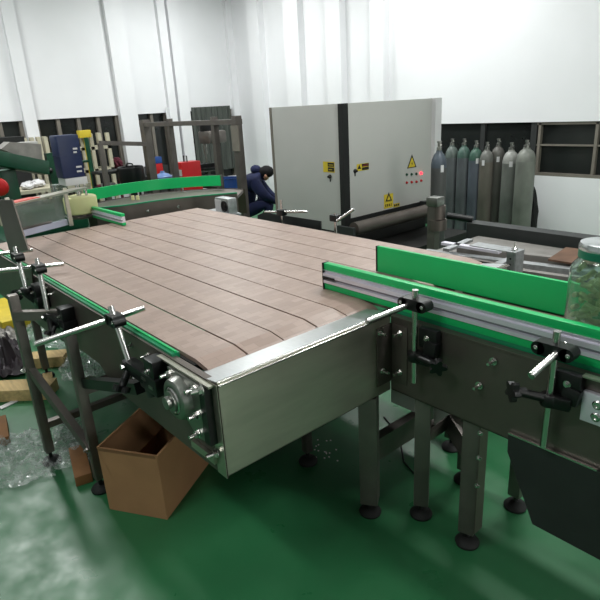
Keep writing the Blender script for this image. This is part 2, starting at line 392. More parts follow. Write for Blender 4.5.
# legs of the table
def leg(x, y, z1, w=.05, ang=0., z0=.075, par=T, m='steel_dark', foot=True):
    mt = Matrix.Translation((x, y, 0)) @ Matrix.Rotation(ang, 4, 'Z')
    l = MB().box(-w / 2, w / 2, -w / 2, w / 2, z0, z1, mt, .004).build('leg', m, par)
    if foot:
        MB().cyl((x, y, .03), (x, y, z0 + .01), .011, n=12).lathe((x, y, .0), [(0, 0), (.052, 0), (.055, .012), (.045, .026), (.02, .036), (0, .038)], 24).build('foot', 'rubber', l)
    return l
leg(-3.172, .64, 1.06)
MB().prism([at(11, 272, 'Y', .84), at(31, 266, 'Y', .84), at(33, 288, 'Y', .84), at(16, 292, 'Y', .84)], (0, .01, 0)).build('gusset_plate', 'steel_mid', T)
leg(-2.70, .755, .93)
MB().bar((-3.172, .64, .62), (-2.70, .74, .265), .04, .045).build('brace', 'steel_dark', T)
MB().bar((-3.172, .66, .25), (-3.172, 2.5, .25), .04, .04).build('cross_bar', 'steel_dark', T)
MB().bar((-3.15, .62, .95), (-3.0, .858, .93), .04, .05).build('outrigger', 'steel_dark', T)
MB().bar((-2.70, .78, .615), (-2.70, 2.5, .615), .04, .055).build('cross_bar', 'steel_dark', T)
MB().bar((-2.675, .78, .66), (-2.03, .80, .86), .045, .05).build('outrigger', 'black', T)
for x, y, z in ((-3.172, .612, .62), (-2.70, .727, .27)):
    MB().hexbolt((x, y, z), (0, -1, 0), .012, .008, .008).build('bolt', 'chrome', T)
leg(-3.172, 2.55, .68); leg(-2.70, 2.55, .68)
leg(-4.4, 1.0, .68); leg(-4.4, 2.55, .68)
leg(-2.073, 1.72, .68, .045)
leg(-1.545, 1.665, .664, .085, PI / 4 - .2)
leg(-1.58, 2.4, .665, .06)
MB().bar((-1.57, 1.70, .33), (-1.57, 2.4, .33), .05, .12).build('cross_bar', 'steel_dark', T)
MB().bar((-4.4, 1.74, .60), (-1.6, 1.74, .60), .05, .08).build('long_beam', 'steel_dark', T)

# ------------------------------------------------------------------ outlet conveyor
OC = thing('outlet_conveyor', 'narrow stainless outlet conveyor carrying the glass jar away from the table', 'conveyor', (-.6, 2.0, 0))
YP = 1.77
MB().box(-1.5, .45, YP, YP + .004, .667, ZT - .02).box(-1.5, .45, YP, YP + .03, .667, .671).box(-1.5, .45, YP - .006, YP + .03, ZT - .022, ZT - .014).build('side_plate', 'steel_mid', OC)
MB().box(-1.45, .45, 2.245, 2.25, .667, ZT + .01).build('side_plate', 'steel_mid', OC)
MB().box(-1.5, .35, YP + .035, YP + .05, ZT - .04, ZT + .004).build('wear_strip', 'green_dark', OC)
MB().box(-1.49, -1.405, YP - .005, YP, .72, 1.0, bev=.002).build('joint_flange', 'steel_mid', OC)
MB().box(-1.499, -1.494, 1.67, 1.768, .715, 1.0, bev=.002).build('joint_flange', 'steel_mid', OC)
for x, z in ((-1.448, .963), (-1.447, .773), (-1.046, .854), (-.993, .976)):
    MB().hexbolt((x, YP - .004, z), (0, -1, 0), .010, .008, .022).build('bolt', 'chrome', OC)
for y, z in ((1.69, .975), (1.705, .785)):
    MB().hexbolt((-1.494, y, z), (1, 0, 0), .010, .008, .018).build('bolt', 'chrome', OC)
MB().box(-.655, -.47, YP - .022, YP - .001, .875, .985, bev=.003).build('joint_block', 'alu', OC)
for z in (.95, .905):
    MB().lathe((-.605, YP - .022, z), [(.016, 0), (.016, .003), (.012, .006), (.008, .006), (.007, .001), (0, .001)], 20, (0, -1, 0)).build('socket_screw', 'chrome', OC)
MB().box(-.66, .3, YP - .03, YP - .002, 1.036, 1.042).build('end_flange', 'steel', OC)
# dark motor guard hung under the side plate
MB().prism([(-.907, YP - .012, .70), (.3, YP - .012, .70), (.3, YP - .012, .35), (-.78, YP - .012, .35), (-.905, YP - .012, .62)], (0, .01, 0)).build('lower_guard', 'dark_grey', OC)
MB().box(-.907, -.58, YP - .016, YP - .004, .70, .706).build('edge_highlight', 'chrome', OC)  # bright strip stands in for the highlight along the top flange
# legs and struts
leg(-1.36, 1.83, .667, .07, PI / 4 - .2, par=OC)
leg(-1.10, 1.83, .70, .07, .25, par=OC)
MB().box(-1.055, -1.048, 1.80, 1.86, .1, .69).build('cable_channel', 'steel_mid', OC)
for z in (.62, .5, .36): MB().hexbolt((-1.048, 1.80, z), (0, -1, 0), .007, .006, .004).build('bolt', 'chrome', OC)
leg(-1.36, 2.2, .667, .06, par=OC); leg(-1.07, 2.2, .667, .06, par=OC)
MB().bar((-1.40, 2.05, .47), (-1.10, 1.90, .37), .04, .11).build('brace', 'steel_dark', OC)
MB().bar((-1.36, 1.86, .45), (-1.36, 2.2, .45), .04, .07).build('brace', 'steel_dark', OC)
for pts_ in (((391, 384), (416, 392), (414, 412), (391, 402)), ((433, 399), (458, 408), (434, 425))):
    MB().prism([at(x_, y_, 'Y', 1.90) for x_, y_ in pts_], (0, .01, 0)).build('gusset_plate', 'panel_grey', OC)

# ------------------------------------------------------------------ guide rails
def channel_rail(t, x0, x1, y, z0, z1, m='green'):
    h = z1 - z0; g = h * .25
    MB().box(x0, x1, y - .018, y + .014, z1 - g, z1, bev=.003).build('top_strip', m, t)
    MB().box(x0, x1, y - .018, y + .014, z0, z0 + g, bev=.003).build('bottom_strip', m, t)
    a = MB(); zc0, zc1 = z0 + g, z1 - g; hh = zc1 - zc0
    pr = [(y + .012, zc0), (y - .024, zc0), (y - .024, zc0 + hh * .22), (y - .012, zc0 + hh * .26), (y - .012, zc0 + hh * .42), (y - .026, zc0 + hh * .47), (y - .026, zc0 + hh * .74), (y - .014, zc0 + hh * .78), (y - .014, zc0 + hh * .9), (y - .024, zc1), (y + .012, zc1)]
    a.prism([(x0, yy, zz) for yy, zz in pr], (x1 - x0, 0, 0)); a.build('rail_profile', 'alu', t)
    MB().box(x0 + .002, x1 - .002, y - .0125, y - .0118, zc0 + hh * .27, zc0 + hh * .41).build('rail_slot', 'alu_groove', t)
GR = thing('guide_rail', 'long aluminium guide rail with green strips above and below, beside the outlet', 'guide rail', (-.8, 1.82, ZT))
channel_rail(GR, -1.962, .4, 1.822, 1.052, 1.186)
MB().box(-1.970, -1.961, 1.798, 1.838, 1.05, 1.188, bev=.002).build('end_cap', 'black', GR)
MB().box(-1.962, -1.88, 1.790, 1.80, 1.112, 1.122).build('splice_bar', 'black', GR)
GP = thing('guide_board', 'plain bright green plastic guide board across the outlet behind the long rail', 'guide board', (-.8, 2.2, ZT))
MB().box(-1.952, .4, 2.19, 2.21, 1.054, 1.196, bev=.003).build('board', 'green', GP)
MB().box(-1.96, -1.952, 2.188, 2.212, 1.054, 1.196).build('edge_trim', 'black', GP)
GS = thing('guide_rail', 'short aluminium and green guide rail beside the cream wheel', 'guide rail', (-4.9, 1.98, ZT))
channel_rail(GS, -5.18, -4.52, 1.885, 1.054, 1.155)

# ------------------------------------------------------------------ rod brackets
def knob(mb, c, d, r=.030):
    c, d = Vector(c), Vector(d).normalized()
    q = d.to_track_quat('Z', 'Y').to_matrix(); pts = []
    for i in range(30):
        a = 2 * PI * i / 30; rr = r * (1 + .28 * math.cos(5 * a)); pts.append(c + q @ Vector((rr * math.cos(a), rr * math.sin(a), 0)))
    mb.prism(pts, d * .022); mb.cyl(c - d * .035, c, r * .4, n=14); return mb
def rod_bracket(label, base, top, ring_z, cross0, cross1, cl_z, pad, knob_at, kdir, big=False, yp=.858, rr=.0128):
    x, y, z0 = base; tx, ty, z1 = top
    t = thing('rod_bracket', label, 'rod bracket', (x, y, z0), 'guide rail rod brackets')
    def on(z): k = (z - z0) / (z1 - z0); return V(x + (tx - x) * k, y + (ty - y) * k, z)
    MB().cyl(on(z0), on(z1), rr, n=20).build('upright_rod', 'chrome', t)
    c0, c1 = Vector(cross0), Vector(cross1)
    mb = MB().cyl(c0, c1, rr, n=20); e = (c0 - c1).normalized(); mb.cyl(c0, c0 + e * .002, rr * .6, n=12)
    mb.build('cross_rod', 'chrome', t)
    p = on(cl_z); cw = .030 if big else .048
    cl = MB(); d = V(1, 0, 0)
    for s in (-1, 1): cl.cyl(p + d * s * cw + V(0, -.026, 0), p + d * s * cw + V(0, .026, 0), .024, n=22)
    cl.box(p.x - cw, p.x + cw, p.y - .026, p.y + .026, p.z - .024, p.z + .024)
    co = cl.build('cross_clamp', 'black', t)
    for s in (-1, 1):
        s_ = MB(); s_.lathe(p + d * s * (cw + .006) + V(0, -.026, .002), [(.008, 0), (.008, .004), (.004, .005), (0, .002)], 14, (0, -1, 0)); s_.build('clamp_screw', 'chrome', co)
    r = on(ring_z)
    rg = MB().lathe(r - V(0, 0, .02), [(rr + .001, 0), (.029, 0), (.032, .006), (.032, .034), (.029, .04), (rr + .001, .04)], 26)
    px, pz = pad
    if big:
        rg.box(px - .035, px + .045, yp - .07, yp - .001, pz - .03, pz + .05, bev=.006)
        rg.box(px - .09, px + .06, yp - .075, yp - .001, pz - .095, pz - .02, bev=.008)
        rg.bar((px - .02, yp - .045, pz - .055), r, .05, .055, bev=.006)
        rg.bar((px - .06, yp - .05, pz - .12), (px + .0, yp - .05, pz - .09), .04, .05, bev=.01)
    else:
        rg.box(px - .045, px + .045, yp - .040, yp - .001, pz - .05, pz + .04, bev=.010)
        rg.bar((px + .02, yp - .025, pz - .01), (px + .01, yp - .03, r.z), .06, .045, up=(0, 1, 0), bev=.008)
        rg.bar((px + .02, yp - .035, r.z), r, .05, .046, bev=.008)
    ro = rg.build('mounting_arm', 'black', t)
    MB().hexbolt((px, yp - (.07 if big else .040), pz), (0, -1, 0), .008, .006, .004).build('bolt', 'chrome', ro)
    if big:
        MB().box(px - .06, px - .025, yp - .078, yp - .075, pz - .05, pz - .038).build('nut', 'cast', ro)
        MB().box(px + .0, px + .035, yp - .078, yp - .075, pz - .068, pz - .056).build('nut', 'cast', ro)
        MB().lathe(r + V(0, -.028, 0), [(.012, 0), (.012, .012), (.007, .014), (0, .014)], 6, (0, -1, 0)).build('pinch_bolt', 'chrome', ro)
    kk = MB(); knob(kk, knob_at, kdir); kd = Vector(kdir).normalized()
    kk.cyl(r, Vector(knob_at), .016, n=12); kk.build('hand_knob', 'black', t)
    return t
rod_bracket('chrome rod bracket on the outlet side plate, nearest the table corner', (-1.333, 1.725, .78), (-1.333, 1.725, 1.20), .905, (-1.385, 1.49, 1.118), (-1.352, 1.75, 1.135), 1.14, (-1.275, 1.0), (-1.19, 1.69, .92), (.6, -.8, -.2), yp=YP)
rod_bracket('chrome rod bracket at the right with clamp in front of the outlet rail', at(543.5, 446, 'Y', 1.715), at(557.5, 331, 'Y', 1.715), .93, at(531, 376, 'Y', 1.56), at(566, 345, 'Y', 1.745), 1.118, (-.70, 1.0), at(516, 391, 'Y', 1.62), (-.6, -.9, .1), yp=YP)
rod_bracket('left side rod bracket nearest the flange bearing, longest cross rod', (-2.045, .79, .90), (-2.20, .80, 1.18), .955, (-2.421, .534, 1.03), (-2.203, .949, 1.13), 1.128, (-1.895, .985), (-2.05, .735, .885), (.1, -.5, -.9), True)
rod_bracket('middle rod bracket on the left side plate of the table', (-3.045, .765, .91), (-3.17, .80, 1.225), .93, (-3.65, .66, 1.095), (-3.438, 1.013, 1.1), 1.175, (-2.93, .95), (-2.95, .74, .87), (.2, -.6, -.7), True)
rod_bracket('farthest rod bracket on the left side plate beside the steel guard', (-3.40, .765, .99), (-3.50, .78, 1.245), 1.0, (-4.15, .72, 1.1), (-4.021, 1.002, 1.1), 1.19, (-3.36, .99), (-3.5, .74, .97), (-.3, -.6, -.6), True)

# far side brackets
def far_bracket(label, x, y, z0, z1, c0, c1, zc):
    t = thing('rod_bracket', label, 'rod bracket', (x, y, z0), 'guide rail rod brackets')
    MB().cyl((x, y, z0), (x, y, z1), .011, n=16).build('upright_rod', 'chrome', t)
    MB().cyl(c0, c1, .011, n=16).build('cross_rod', 'chrome', t)
    MB().box(x - .035, x + .035, y - .03, y + .03, zc - .025, zc + .025, bev=.008).build('cross_clamp', 'black', t)
    MB().box(x - .03, x + .03, y - .02, y + .02, z0 - .01, z0 + .03, bev=.004).build('mounting_arm', 'black', t)
far_bracket('pale rod bracket on the far edge in front of the left cabinet door', -3.56, 2.83, .98, 1.215, at(265, 212, 'Y', 2.83), at(308, 211.5, 'Y', 2.83), 1.112)
far_bracket('pale rod bracket on the far edge at the cabinet corner post', -2.93, 2.83, .92, 1.17, at(337, 221, 'Y', 2.81), at(354, 209, 'Y', 2.87), 1.135)
MB().prism([(-3.9, 2.9, 1.066), (-3.166, 2.9, 1.072), (-3.166, 2.9, .9), (-4.0, 2.9, .9), (-4.0, 2.9, 1.03)], (0, .008, 0)).box(-3.9, -3.5, 2.776, 2.9, .92, .94).build('edge_guard', 'dark_grey', T)
MB().box(-3.166, -2.97, 2.9, 2.906, .9, 1.0).build('edge_guard', 'steel_mid', T)

# ------------------------------------------------------------------ jar on the outlet belt
JX, JY, JZ = -.745, 2.035, ZT + .001
J = thing('glass_jar', 'tall glass jar of pale pickled vegetables with a tin lid, riding the outlet belt', 'jar', (JX, JY, JZ))
MB().lathe((JX, JY, JZ), [(0, 0), (.098, 0), (.108, .012), (.110, .03), (.110, .26), (.104, .285), (.085, .31), (.08, .322), (.08, .33), (.076, .33), (.076, .32), (.08, .308), (.099, .283), (.105, .258), (.105, .03), (.1, .014), (0, .012)], 48).build('glass_body', 'glass', J)
MB().lathe((JX, JY, JZ + .318), [(.0815, 0), (.088, 0), (.088, .028), (.0815, .028)], 40).build('lid_band', 'lidgreen', J)
MB().lathe((JX, JY, JZ + .346), [(.088, 0), (.089, .01), (.084, .024), (.07, .028), (0, .026)], 40).build('lid', 'lid', J)
pk = MB(); rnd = random.Random(3)
for i in range(80):
    a = rnd.uniform(0, 2 * PI); r0 = rnd.choice((.03, .06, .082)); z = JZ + .03 + .235 * rnd.random()
    c = V(JX + r0 * math.cos(a), JY + r0 * math.sin(a), z); tn = V(-math.sin(a), math.cos(a), rnd.uniform(-.6, .6)).normalized() * .02
    pk.cyl(c - tn, c + tn, .011, .009, n=10)
tag(pk.build('pickles', 'pickle', J), kind='stuff')

# ------------------------------------------------------------------ infeed end: guard, driven wheel, curved conveyor
G = thing('infeed_guard', 'stainless steel guard frame with clear window at the infeed corner of the table', 'guard', (-4.9, 1.2, ZT))
MB().prism([at(-4, 200, 'Y', .83), at(12, 200, 'Y', .83), at(28, 250, 'Y', .83), at(10, 254, 'Y', .83)], (0, .008, 0)).build('side_panel', 'steel_mid', G)
a0, a1 = V(-4.30, .80, 1.40), V(-5.35, 1.62, 1.36)
MB().bar((-4.10, .84, 1.405), (-5.08, 1.78, 1.345), .12, .015).build('top_rail', 'steel', G)
MB().bar((-4.12, .85, 1.414), (-4.50, 1.21, 1.391), .09, .006).build('red_reflection', 'reflected_red', G)  # red reflection on the top rail, painted as a thin patch
MB().prism([(-4.77, 1.05, 1.075), (-4.98, 1.55, 1.075), (-4.98, 1.55, 1.30), (-4.77, 1.05, 1.33)], (-.006, 0, 0)).build('window_pane', 'acrylic', G)
MB().bar((-4.79, 1.08, 1.085), (-5.0, 1.56, 1.085), .045, .05).build('bottom_bar', 'lavender', G)
MB().cyl((-4.80, 1.12, 1.12), (-4.93, 1.42, 1.12), .01, n=10).build('latch_rod', 'steel_dark', G)
for (x, y) in ((-4.80, 1.09), (-4.95, 1.585)): MB().box(x - .015, x + .015, y - .015, y + .015, 1.055, 1.38).build('guard_post', 'steel', G)

WX, WY = -5.33, 1.83
Wh = thing('driven_wheel_unit', 'navy gear motor box above a cream rubber wheel at the infeed corner', 'wheel drive', (WX, WY, ZT))
MB().lathe((WX, WY, 1.085), [(0, 0), (.125, 0), (.146, .012), (.150, .03), (.150, .145), (.146, .158), (.13, .165), (0, .165)], 44).build('wheel', 'cream', Wh)
MB().lathe((WX, WY, 1.05), [(0, 0), (.14, 0), (.145, .015), (.11, .02), (.11, .035), (0, .035)], 36).build('turntable_base', 'steel_dark', Wh)
MB().cyl((WX, WY, 1.25), (WX, WY, 1.36), .022, n=18).cyl((WX + .05, WY + .05, 1.25), (WX + .05, WY + .05, 1.36), .012, n=12).build('wheel_shaft', 'chrome', Wh)
MB().box(WX - .26, WX - .12, WY - .17, WY - .05, 1.052, 1.36, bev=.01).build('support_column', 'acrylic', Wh)
BXc, BYc = -5.33, 1.79
MB().box(BXc - .10, BXc + .09, BYc - .09, BYc + .11, 1.36, 1.425, bev=.004).build('mount_plate', 'white', Wh)
gb = MB().box(BXc - .10, BXc + .085, BYc - .10, BYc + .10, 1.426, 1.80, bev=.012)
for z in (1.62,): gb.box(BXc - .104, BXc + .089, BYc - .104, BYc + .104, z, z + .006)
gbo = gb.build('motor_box', 'navy', Wh)
for z, w_ in ((1.67, .04), (1.64, .03), (1.51, .05), (1.47, .045)):
    MB().box(BXc + .085, BXc + .0875, BYc + .03, BYc + .03 + w_, z, z + .016).build('label_plate', 'white', gbo)

# curved infeed conveyor beyond the wheel
CV = thing('curved_conveyor', 'curved stainless infeed conveyor with brown chain bending behind the wheel', 'conveyor', (-5.6, 2.9, 0))
cen = V(-4.9, 1.9, 0)
path = [at(93, 214, 'Z', 1.06), at(125, 206, 'Z', 1.06), at(155, 200, 'Z', 1.06), at(185, 195.5, 'Z', 1.06), at(216, 191, 'Z', 1.06), at(240, 188.5, 'Z', 1.06)]
def smoothp(p, n=4):
    out = []
    for i in range(len(p) - 1):
        a = p[max(i - 1, 0)]; b_ = p[i]; c = p[i + 1]; d_ = p[min(i + 2, len(p) - 1)]
        for k in range(n):
            t = k / n
            out.append(.5 * ((2 * b_) + (c - a) * t + (2 * a - 5 * b_ + 4 * c - d_) * t * t + (3 * b_ - a - 3 * c + d_) * t ** 3))
    out.append(p[-1]); return out
ipath = smoothp([at(96, 214, 'Z', 1.05), at(125, 208, 'Z', 1.08), at(155, 201.5, 'Z', 1.10), at(185, 197, 'Z', 1.11), at(212, 193.5, 'Z', 1.12), at(237, 191.5, 'Z', 1.12)])
MB().sheet([V(p.x, p.y, .80) for p in ipath], (0, 0, .30), .006).build('inner_plate', 'steel_mid', CV)
MB().sheet([V(p.x, p.y, 1.10) for p in ipath], (0, 0, .012), .022).build('inner_edge', 'green_dark', CV)
opath = smoothp([at(86, 202, 'Z', 1.11), at(120, 195.5, 'Z', 1.11), at(155, 190.5, 'Z', 1.11), at(190, 187.5, 'Z', 1.11), at(222, 186, 'Z', 1.11), at(243, 186.5, 'Z', 1.11)])
tr = MB(); n_ = len(ipath)
A = [tr.bm.verts.new(V(p.x, p.y, 1.075)) for p in ipath]; B = [tr.bm.verts.new(V(p.x, p.y, 1.075)) for p in opath]
for i in range(n_ - 1): tr.bm.faces.new((A[i], A[i + 1], B[i + 1], B[i]))
ret = bmesh.ops.extrude_face_region(tr.bm, geom=list(tr.bm.faces)); bmesh.ops.translate(tr.bm, vec=(0, 0, -.03), verts=[g for g in ret['geom'] if isinstance(g, bmesh.types.BMVert)])
tr.build('curved_chain', 'steel_mid', CV)
MB().sheet([V(p.x, p.y, .80) + (V(p.x, p.y, 0) - V(-4.9, 1.9, 0)).normalized() * .03 for p in opath], (0, 0, .28), .006).build('outer_plate', 'steel_mid', CV)
for i in (3, 7, 11):
    p = ipath[i]; MB().hexbolt((p.x + .004, p.y - .004, 1.02), (.5, -.8, 0), .01, .008, .012).build('bolt', 'chrome', CV)
for i in (2, 14):
    p = opath[i]; q = ipath[i]; mid = (p + q) / 2
    leg(mid.x, mid.y, .80, .05, par=CV)
for k in (0, 1):
    p = at(133 + k * 5, 199, 'Z', 1.085); MB().cyl(p - V(0, 0, .01), p + V(0, 0, .035), .017, n=14).build('roller_cap', 'cream', CV)
CR = thing('guide_board', 'curved bright green guide board along the curved infeed conveyor', 'guide board', (-5.7, 2.8, 1.11))
cpath = opath[:-4]
MB().sheet([V(p.x, p.y, 1.115) for p in cpath], (0, 0, .115), .02).build('board', 'green', CR)
pe = cpath[-1]; MB().box(pe.x - .012, pe.x + .012, pe.y - .012, pe.y + .012, 1.112, 1.235).build('end_cap', 'steel_dark', CR)
for i in (5, 11):
    p = opath[i]; MB().cyl(V(p.x - .03, p.y + .03, .95), V(p.x - .03, p.y + .03, 1.2), .01, n=12).build('support_rod', 'chrome', CR)
sn = at(170, 207, 'Y', 2.70)
tag(MB().box(sn.x - .05, sn.x + .04, 2.68, 2.74, ZT + .0, ZT + .05, bev=.006).cyl((sn.x - .05, 2.71, ZT + .03), (sn.x - .11, 2.71, ZT + .03), .012, n=12).build('sensor', 'black'), 'small black sensor on the back left edge of the table', 'sensor')

# blower on the far edge
bx = at(229, 204, 'Y', 2.95)
BL = thing('blower', 'small silver box fan with finned side at the far left table corner', 'blower', (bx.x, 2.95, .9))
MB().box(bx.x - .10, bx.x + .12, 2.86, 2.96, 1.0, 1.145, bev=.005).build('housing', 'zinc', BL)
fb = MB()
for i in range(7): fb.box(bx.x - .095 + i * .015, bx.x - .087 + i * .015, 2.853, 2.86, 1.015, 1.13)
fb.build('fin_panel', 'white', BL)
MB().lathe((bx.x + .06, 2.859, 1.072), [(.052, 0), (.052, .008), (.042, .008), (.040, .001), (.02, .001), (.02, .006), (0, .006)], 26, (0, -1, 0)).build('fan_grille', 'black', BL)
MB().box(bx.x - .30, bx.x + .15, 2.80, 2.98, .985, 1.0).build('base_plate', 'zinc', BL)
MB().box(bx.x - .28, bx.x - .25, 2.88, 2.93, 0, .985).box(bx.x + .10, bx.x + .13, 2.88, 2.93, 0, .985).box(bx.x - .28, bx.x + .13, 2.89, 2.92, .3, .34).build('stand', 'steel_dark', BL)

# ------------------------------------------------------------------ grey cabinet machine
CX, CY = -4.2, 4.2
K = thing('cabinet_machine', 'large light grey cabinet machine with warning stickers and an infeed roller', 'machine', (-4.7, 4.9, 0))
KT = 1.93
MB().box(CX - 1.15, CX - .05, CY, CY + .04, .60, KT, bev=.004).build('door', 'panel_grey', K)
MB().box(CX - .04, CX, CY + .08, CY + 1.50, .745, KT, bev=.004).build('door', 'panel_grey', K)
MB().box(CX - .05, CX + .01, CY - .01, CY + .08, 0, KT).build('corner_post', 'rubber', K)
MB().box(CX - 1.17, CX - .04, CY + .04, CY + 1.5, .60, KT - .01).build('body', 'dark_grey', K)
MB().box(CX - 1.19, CX - 1.15, CY - .005, CY + .05, 0, KT).build('edge_post', 'mullion', K)
MB().box(CX - 1.10, CX - .06, CY + .06, CY + 1.5, .02, .60).build('lower_body', 'ink', K)
MB().box(CX - .02, CX + .05, CY + 1.50, CY + 1.62, 0, KT).build('edge_post', 'white', K)
MB().box(CX - .03, CX + .012, CY + .08, CY + 1.5, .66, .744).build('lintel', 'rubber', K)
def seen(px, py): return at(px, py, 'X', CX)
r0, r1 = at(354, 226.5, 'X', CX + .18), at(430, 212, 'X', CX + .18)
zz = (r0.z + r1.z) / 2
MB().box(CX + .0, CX + .58, CY + .09, CY + 1.50, .0, .42).build('infeed_bed', 'ink', K)
MB().box(CX + .45, CX + .60, CY + .0, CY + .09, .0, .5, bev=.01).build('drive_motor', 'blue', K)
RL = MB().cyl((CX + .18, r0.y, zz), (CX + .18, r1.y, zz), .072, n=30).cyl((CX + .18, r0.y - .06, zz), (CX + .18, r1.y + .06, zz), .022, n=14).build('infeed_roller', 'steel_mid', K)
MB().box(CX, CX + .24, r0.y - .08, r0.y - .04, zz - .08, zz + .03).build('roller_bracket', 'dark_grey', K)
MB().box(CX, CX + .24, r1.y + .03, r1.y + .08, zz - .1, zz + .08).build('roller_bracket', 'dark_grey', K)
# stickers, knobs
def sticker_left(x, z, w_, h):
    s = MB().box(x, x + w_, CY - .0025, CY - .001, z, z + h).build('warning_sticker', 'yellow', K)
    MB().box(x + w_ * .42, x + w_ * .96, CY - .004, CY - .0026, z + h * .55, z + h * .92).box(x + w_ * .42, x + w_ * .96, CY - .004, CY - .0026, z + h * .1, z + h * .48).build('print', 'ink', s)
    MB().box(x + w_ * .5, x + w_ * .88, CY - .005, CY - .0041, z + h * .68, z + h * .74).box(x + w_ * .5, x + w_ * .8, CY - .005, CY - .0041, z + h * .24, z + h * .30).build('print_line', 'yellow', s)
p = at(323.5, 172, 'Y', CY); q = at(334.5, 162, 'Y', CY)
sticker_left(p.x, p.z, q.x - p.x, q.z - p.z)
def tri(mb, y, z, s, x, fx=True):
    mb.prism([(x, y - s * .5, z), (x, y + s * .5, z), (x, y, z + s * .88)], (.0014, 0, 0))
def sticker_right(px0, py0, px1, py1, blocks):
    a = seen(px0, py1); c = seen(px1, py0); x = CX + .001
    s = MB().box(x, x + .0015, a.y, c.y, a.z, c.z).build('warning_sticker', 'yellow', K)
    return s, a, c
s, a, c = sticker_right(356.7, 162.5, 368.7, 171.5, 0)
h = c.z - a.z; w_ = c.y - a.y; x = CX + .003
MB().box(x, x + .001, a.y + w_ * .42, c.y - .003, a.z + h * .55, c.z - .004).box(x, x + .001, a.y + w_ * .42, c.y - .003, a.z + .004, a.z + h * .45).build('print', 'ink', s)
m_ = MB(); tri(m_, a.y + w_ * .2, a.z + h * .3, w_ * .28, x); m_.build('print', 'ink', s)
MB().box(x + .0012, x + .002, a.y + w_ * .5, a.y + w_ * .9, a.z + h * .7, a.z + h * .76).build('print_line', 'red', s)
s, a, c = sticker_right(384, 193, 393, 209, 0)
w_ = c.y - a.y; h = c.z - a.z
m_ = MB(); tri(m_, (a.y + c.y) / 2, a.z + h * .52, w_ * .7, x); m_.box(x, x + .001, a.y + w_ * .12, c.y - w_ * .12, a.z + h * .46, a.z + h * .49); m_.build('print', 'ink', s)
m_ = MB(); tri(m_, (a.y + c.y) / 2, a.z + h * .58, w_ * .38, x + .0016); m_.build('print_line', 'yellow', s)
m_ = MB()
for k in range(4): m_.box(x, x + .001, a.y + w_ * (.12 + .2 * k), a.y + w_ * (.22 + .2 * k), a.z + h * .12, a.z + h * .30)
m_.build('print', 'ink', s)
s, a, c = sticker_right(393.4, 202.5, 399.5, 207.6, 0)
w_ = c.y - a.y; h = c.z - a.z
m_ = MB()
for k in range(3): m_.box(x, x + .001, a.y + w_ * (.08 + .3 * k), a.y + w_ * (.3 + .3 * k), a.z + h * .25, a.z + h * .8)
m_.build('print', 'ink', s)
# triangular sign above the push buttons
a, c = seen(407.5, 168.5), seen(416, 158)
m_ = MB(); tri(m_, (a.y + c.y) / 2, a.z, (c.y - a.y) * 1.12, CX + .001); s = m_.build('warning_triangle', 'ink', K)
m_ = MB(); tri(m_, (a.y + c.y) / 2, a.z + .010, (c.y - a.y) * .82, CX + .0026); m_.build('triangle_face', 'yellow', s)
m_ = MB(); m_.prism([(CX + .0041, (a.y + c.y) / 2 + .006, a.z + .075), (CX + .0041, (a.y + c.y) / 2 - .012, a.z + .045), (CX + .0041, (a.y + c.y) / 2 + .002, a.z + .048), (CX + .0041, (a.y + c.y) / 2 - .004, a.z + .02), (CX + .0041, (a.y + c.y) / 2 + .012, a.z + .055), (CX + .0041, (a.y + c.y) / 2, a.z + .054)], (.001, 0, 0)); m_.build('print', 'ink', s)
for row, pys in enumerate(((174.5, 174.2, 173.8, 173.2), (182.6, 182.2, 181.8, 180.6))):
    for i, py in enumerate(pys):
        q = seen(406.5 + i * 4.8, py)
        lit = (row == 0 and i == 3)
        o = MB().lathe((CX, q.y, q.z), [(.016, 0), (.016, .004), (.012, .006), (.012, .016), (.009, .02), (0, .02)], 18, (1, 0, 0)).build('push_button', 'redlamp' if lit else ('red' if row or i == 3 else 'mgreen'), K)
        if lit: tag(o, 'glowing red pilot lamp')
for px, py, ax in ((330.3, 176.5, 'Y'), (354.8, 171, 'X')):
    q = at(px, py, ax, CY if ax == 'Y' else CX)
    dd = (0, -1, 0) if ax == 'Y' else (1, 0, 0)
    hd = MB().lathe(q, [(.022, 0), (.022, .012), (.014, .02), (.012, .035), (0, .036)], 18, dd)
    hd.box(q.x - .006, q.x + .006, q.y - .006, q.y + .006, q.z - .055, q.z)
    hd.build('door_handle', 'ink', K)

# ------------------------------------------------------------------ person crouching behind the table
def skin_body(name, pts, edges, parent, mats, pick, sub=2):
    me = bpy.data.meshes.new(name); me.from_pydata([p[:3] for p in pts], edges, [])
    o = bpy.data.objects.new(name, me); COL.objects.link(o)
    mo = o.modifiers.new('skin', 'SKIN'); me.skin_vertices[0].data[0].use_root = True
    for i, p in enumerate(pts): me.skin_vertices[0].data[i].radius = (p[3], p[4] if len(p) > 4 else p[3])
    s2 = o.modifiers.new('sub', 'SUBSURF'); s2.levels = sub; s2.render_levels = sub
    dg = bpy.context.evaluated_depsgraph_get(); new = bpy.data.meshes.new_from_object(o.evaluated_get(dg))
    bpy.data.objects.remove(o)
    for q in mats: new.materials.append(M[q])
    for f in new.polygons: f.use_smooth = True; f.material_index = pick(f.center)
    ob = bpy.data.objects.new(name, new); COL.objects.link(ob); ob.parent = parent; return ob
pc = at(255, 205, 'Y', 5.15)
PR = thing('person', 'person in navy workwear crouching with head bowed beside the grey cabinet', 'person', (pc.x, 5.15, 0))
PR.scale = (1.1, 1.1, 1.05)
PR.rotation_euler = (0, 0, math.atan2(.754, .654))
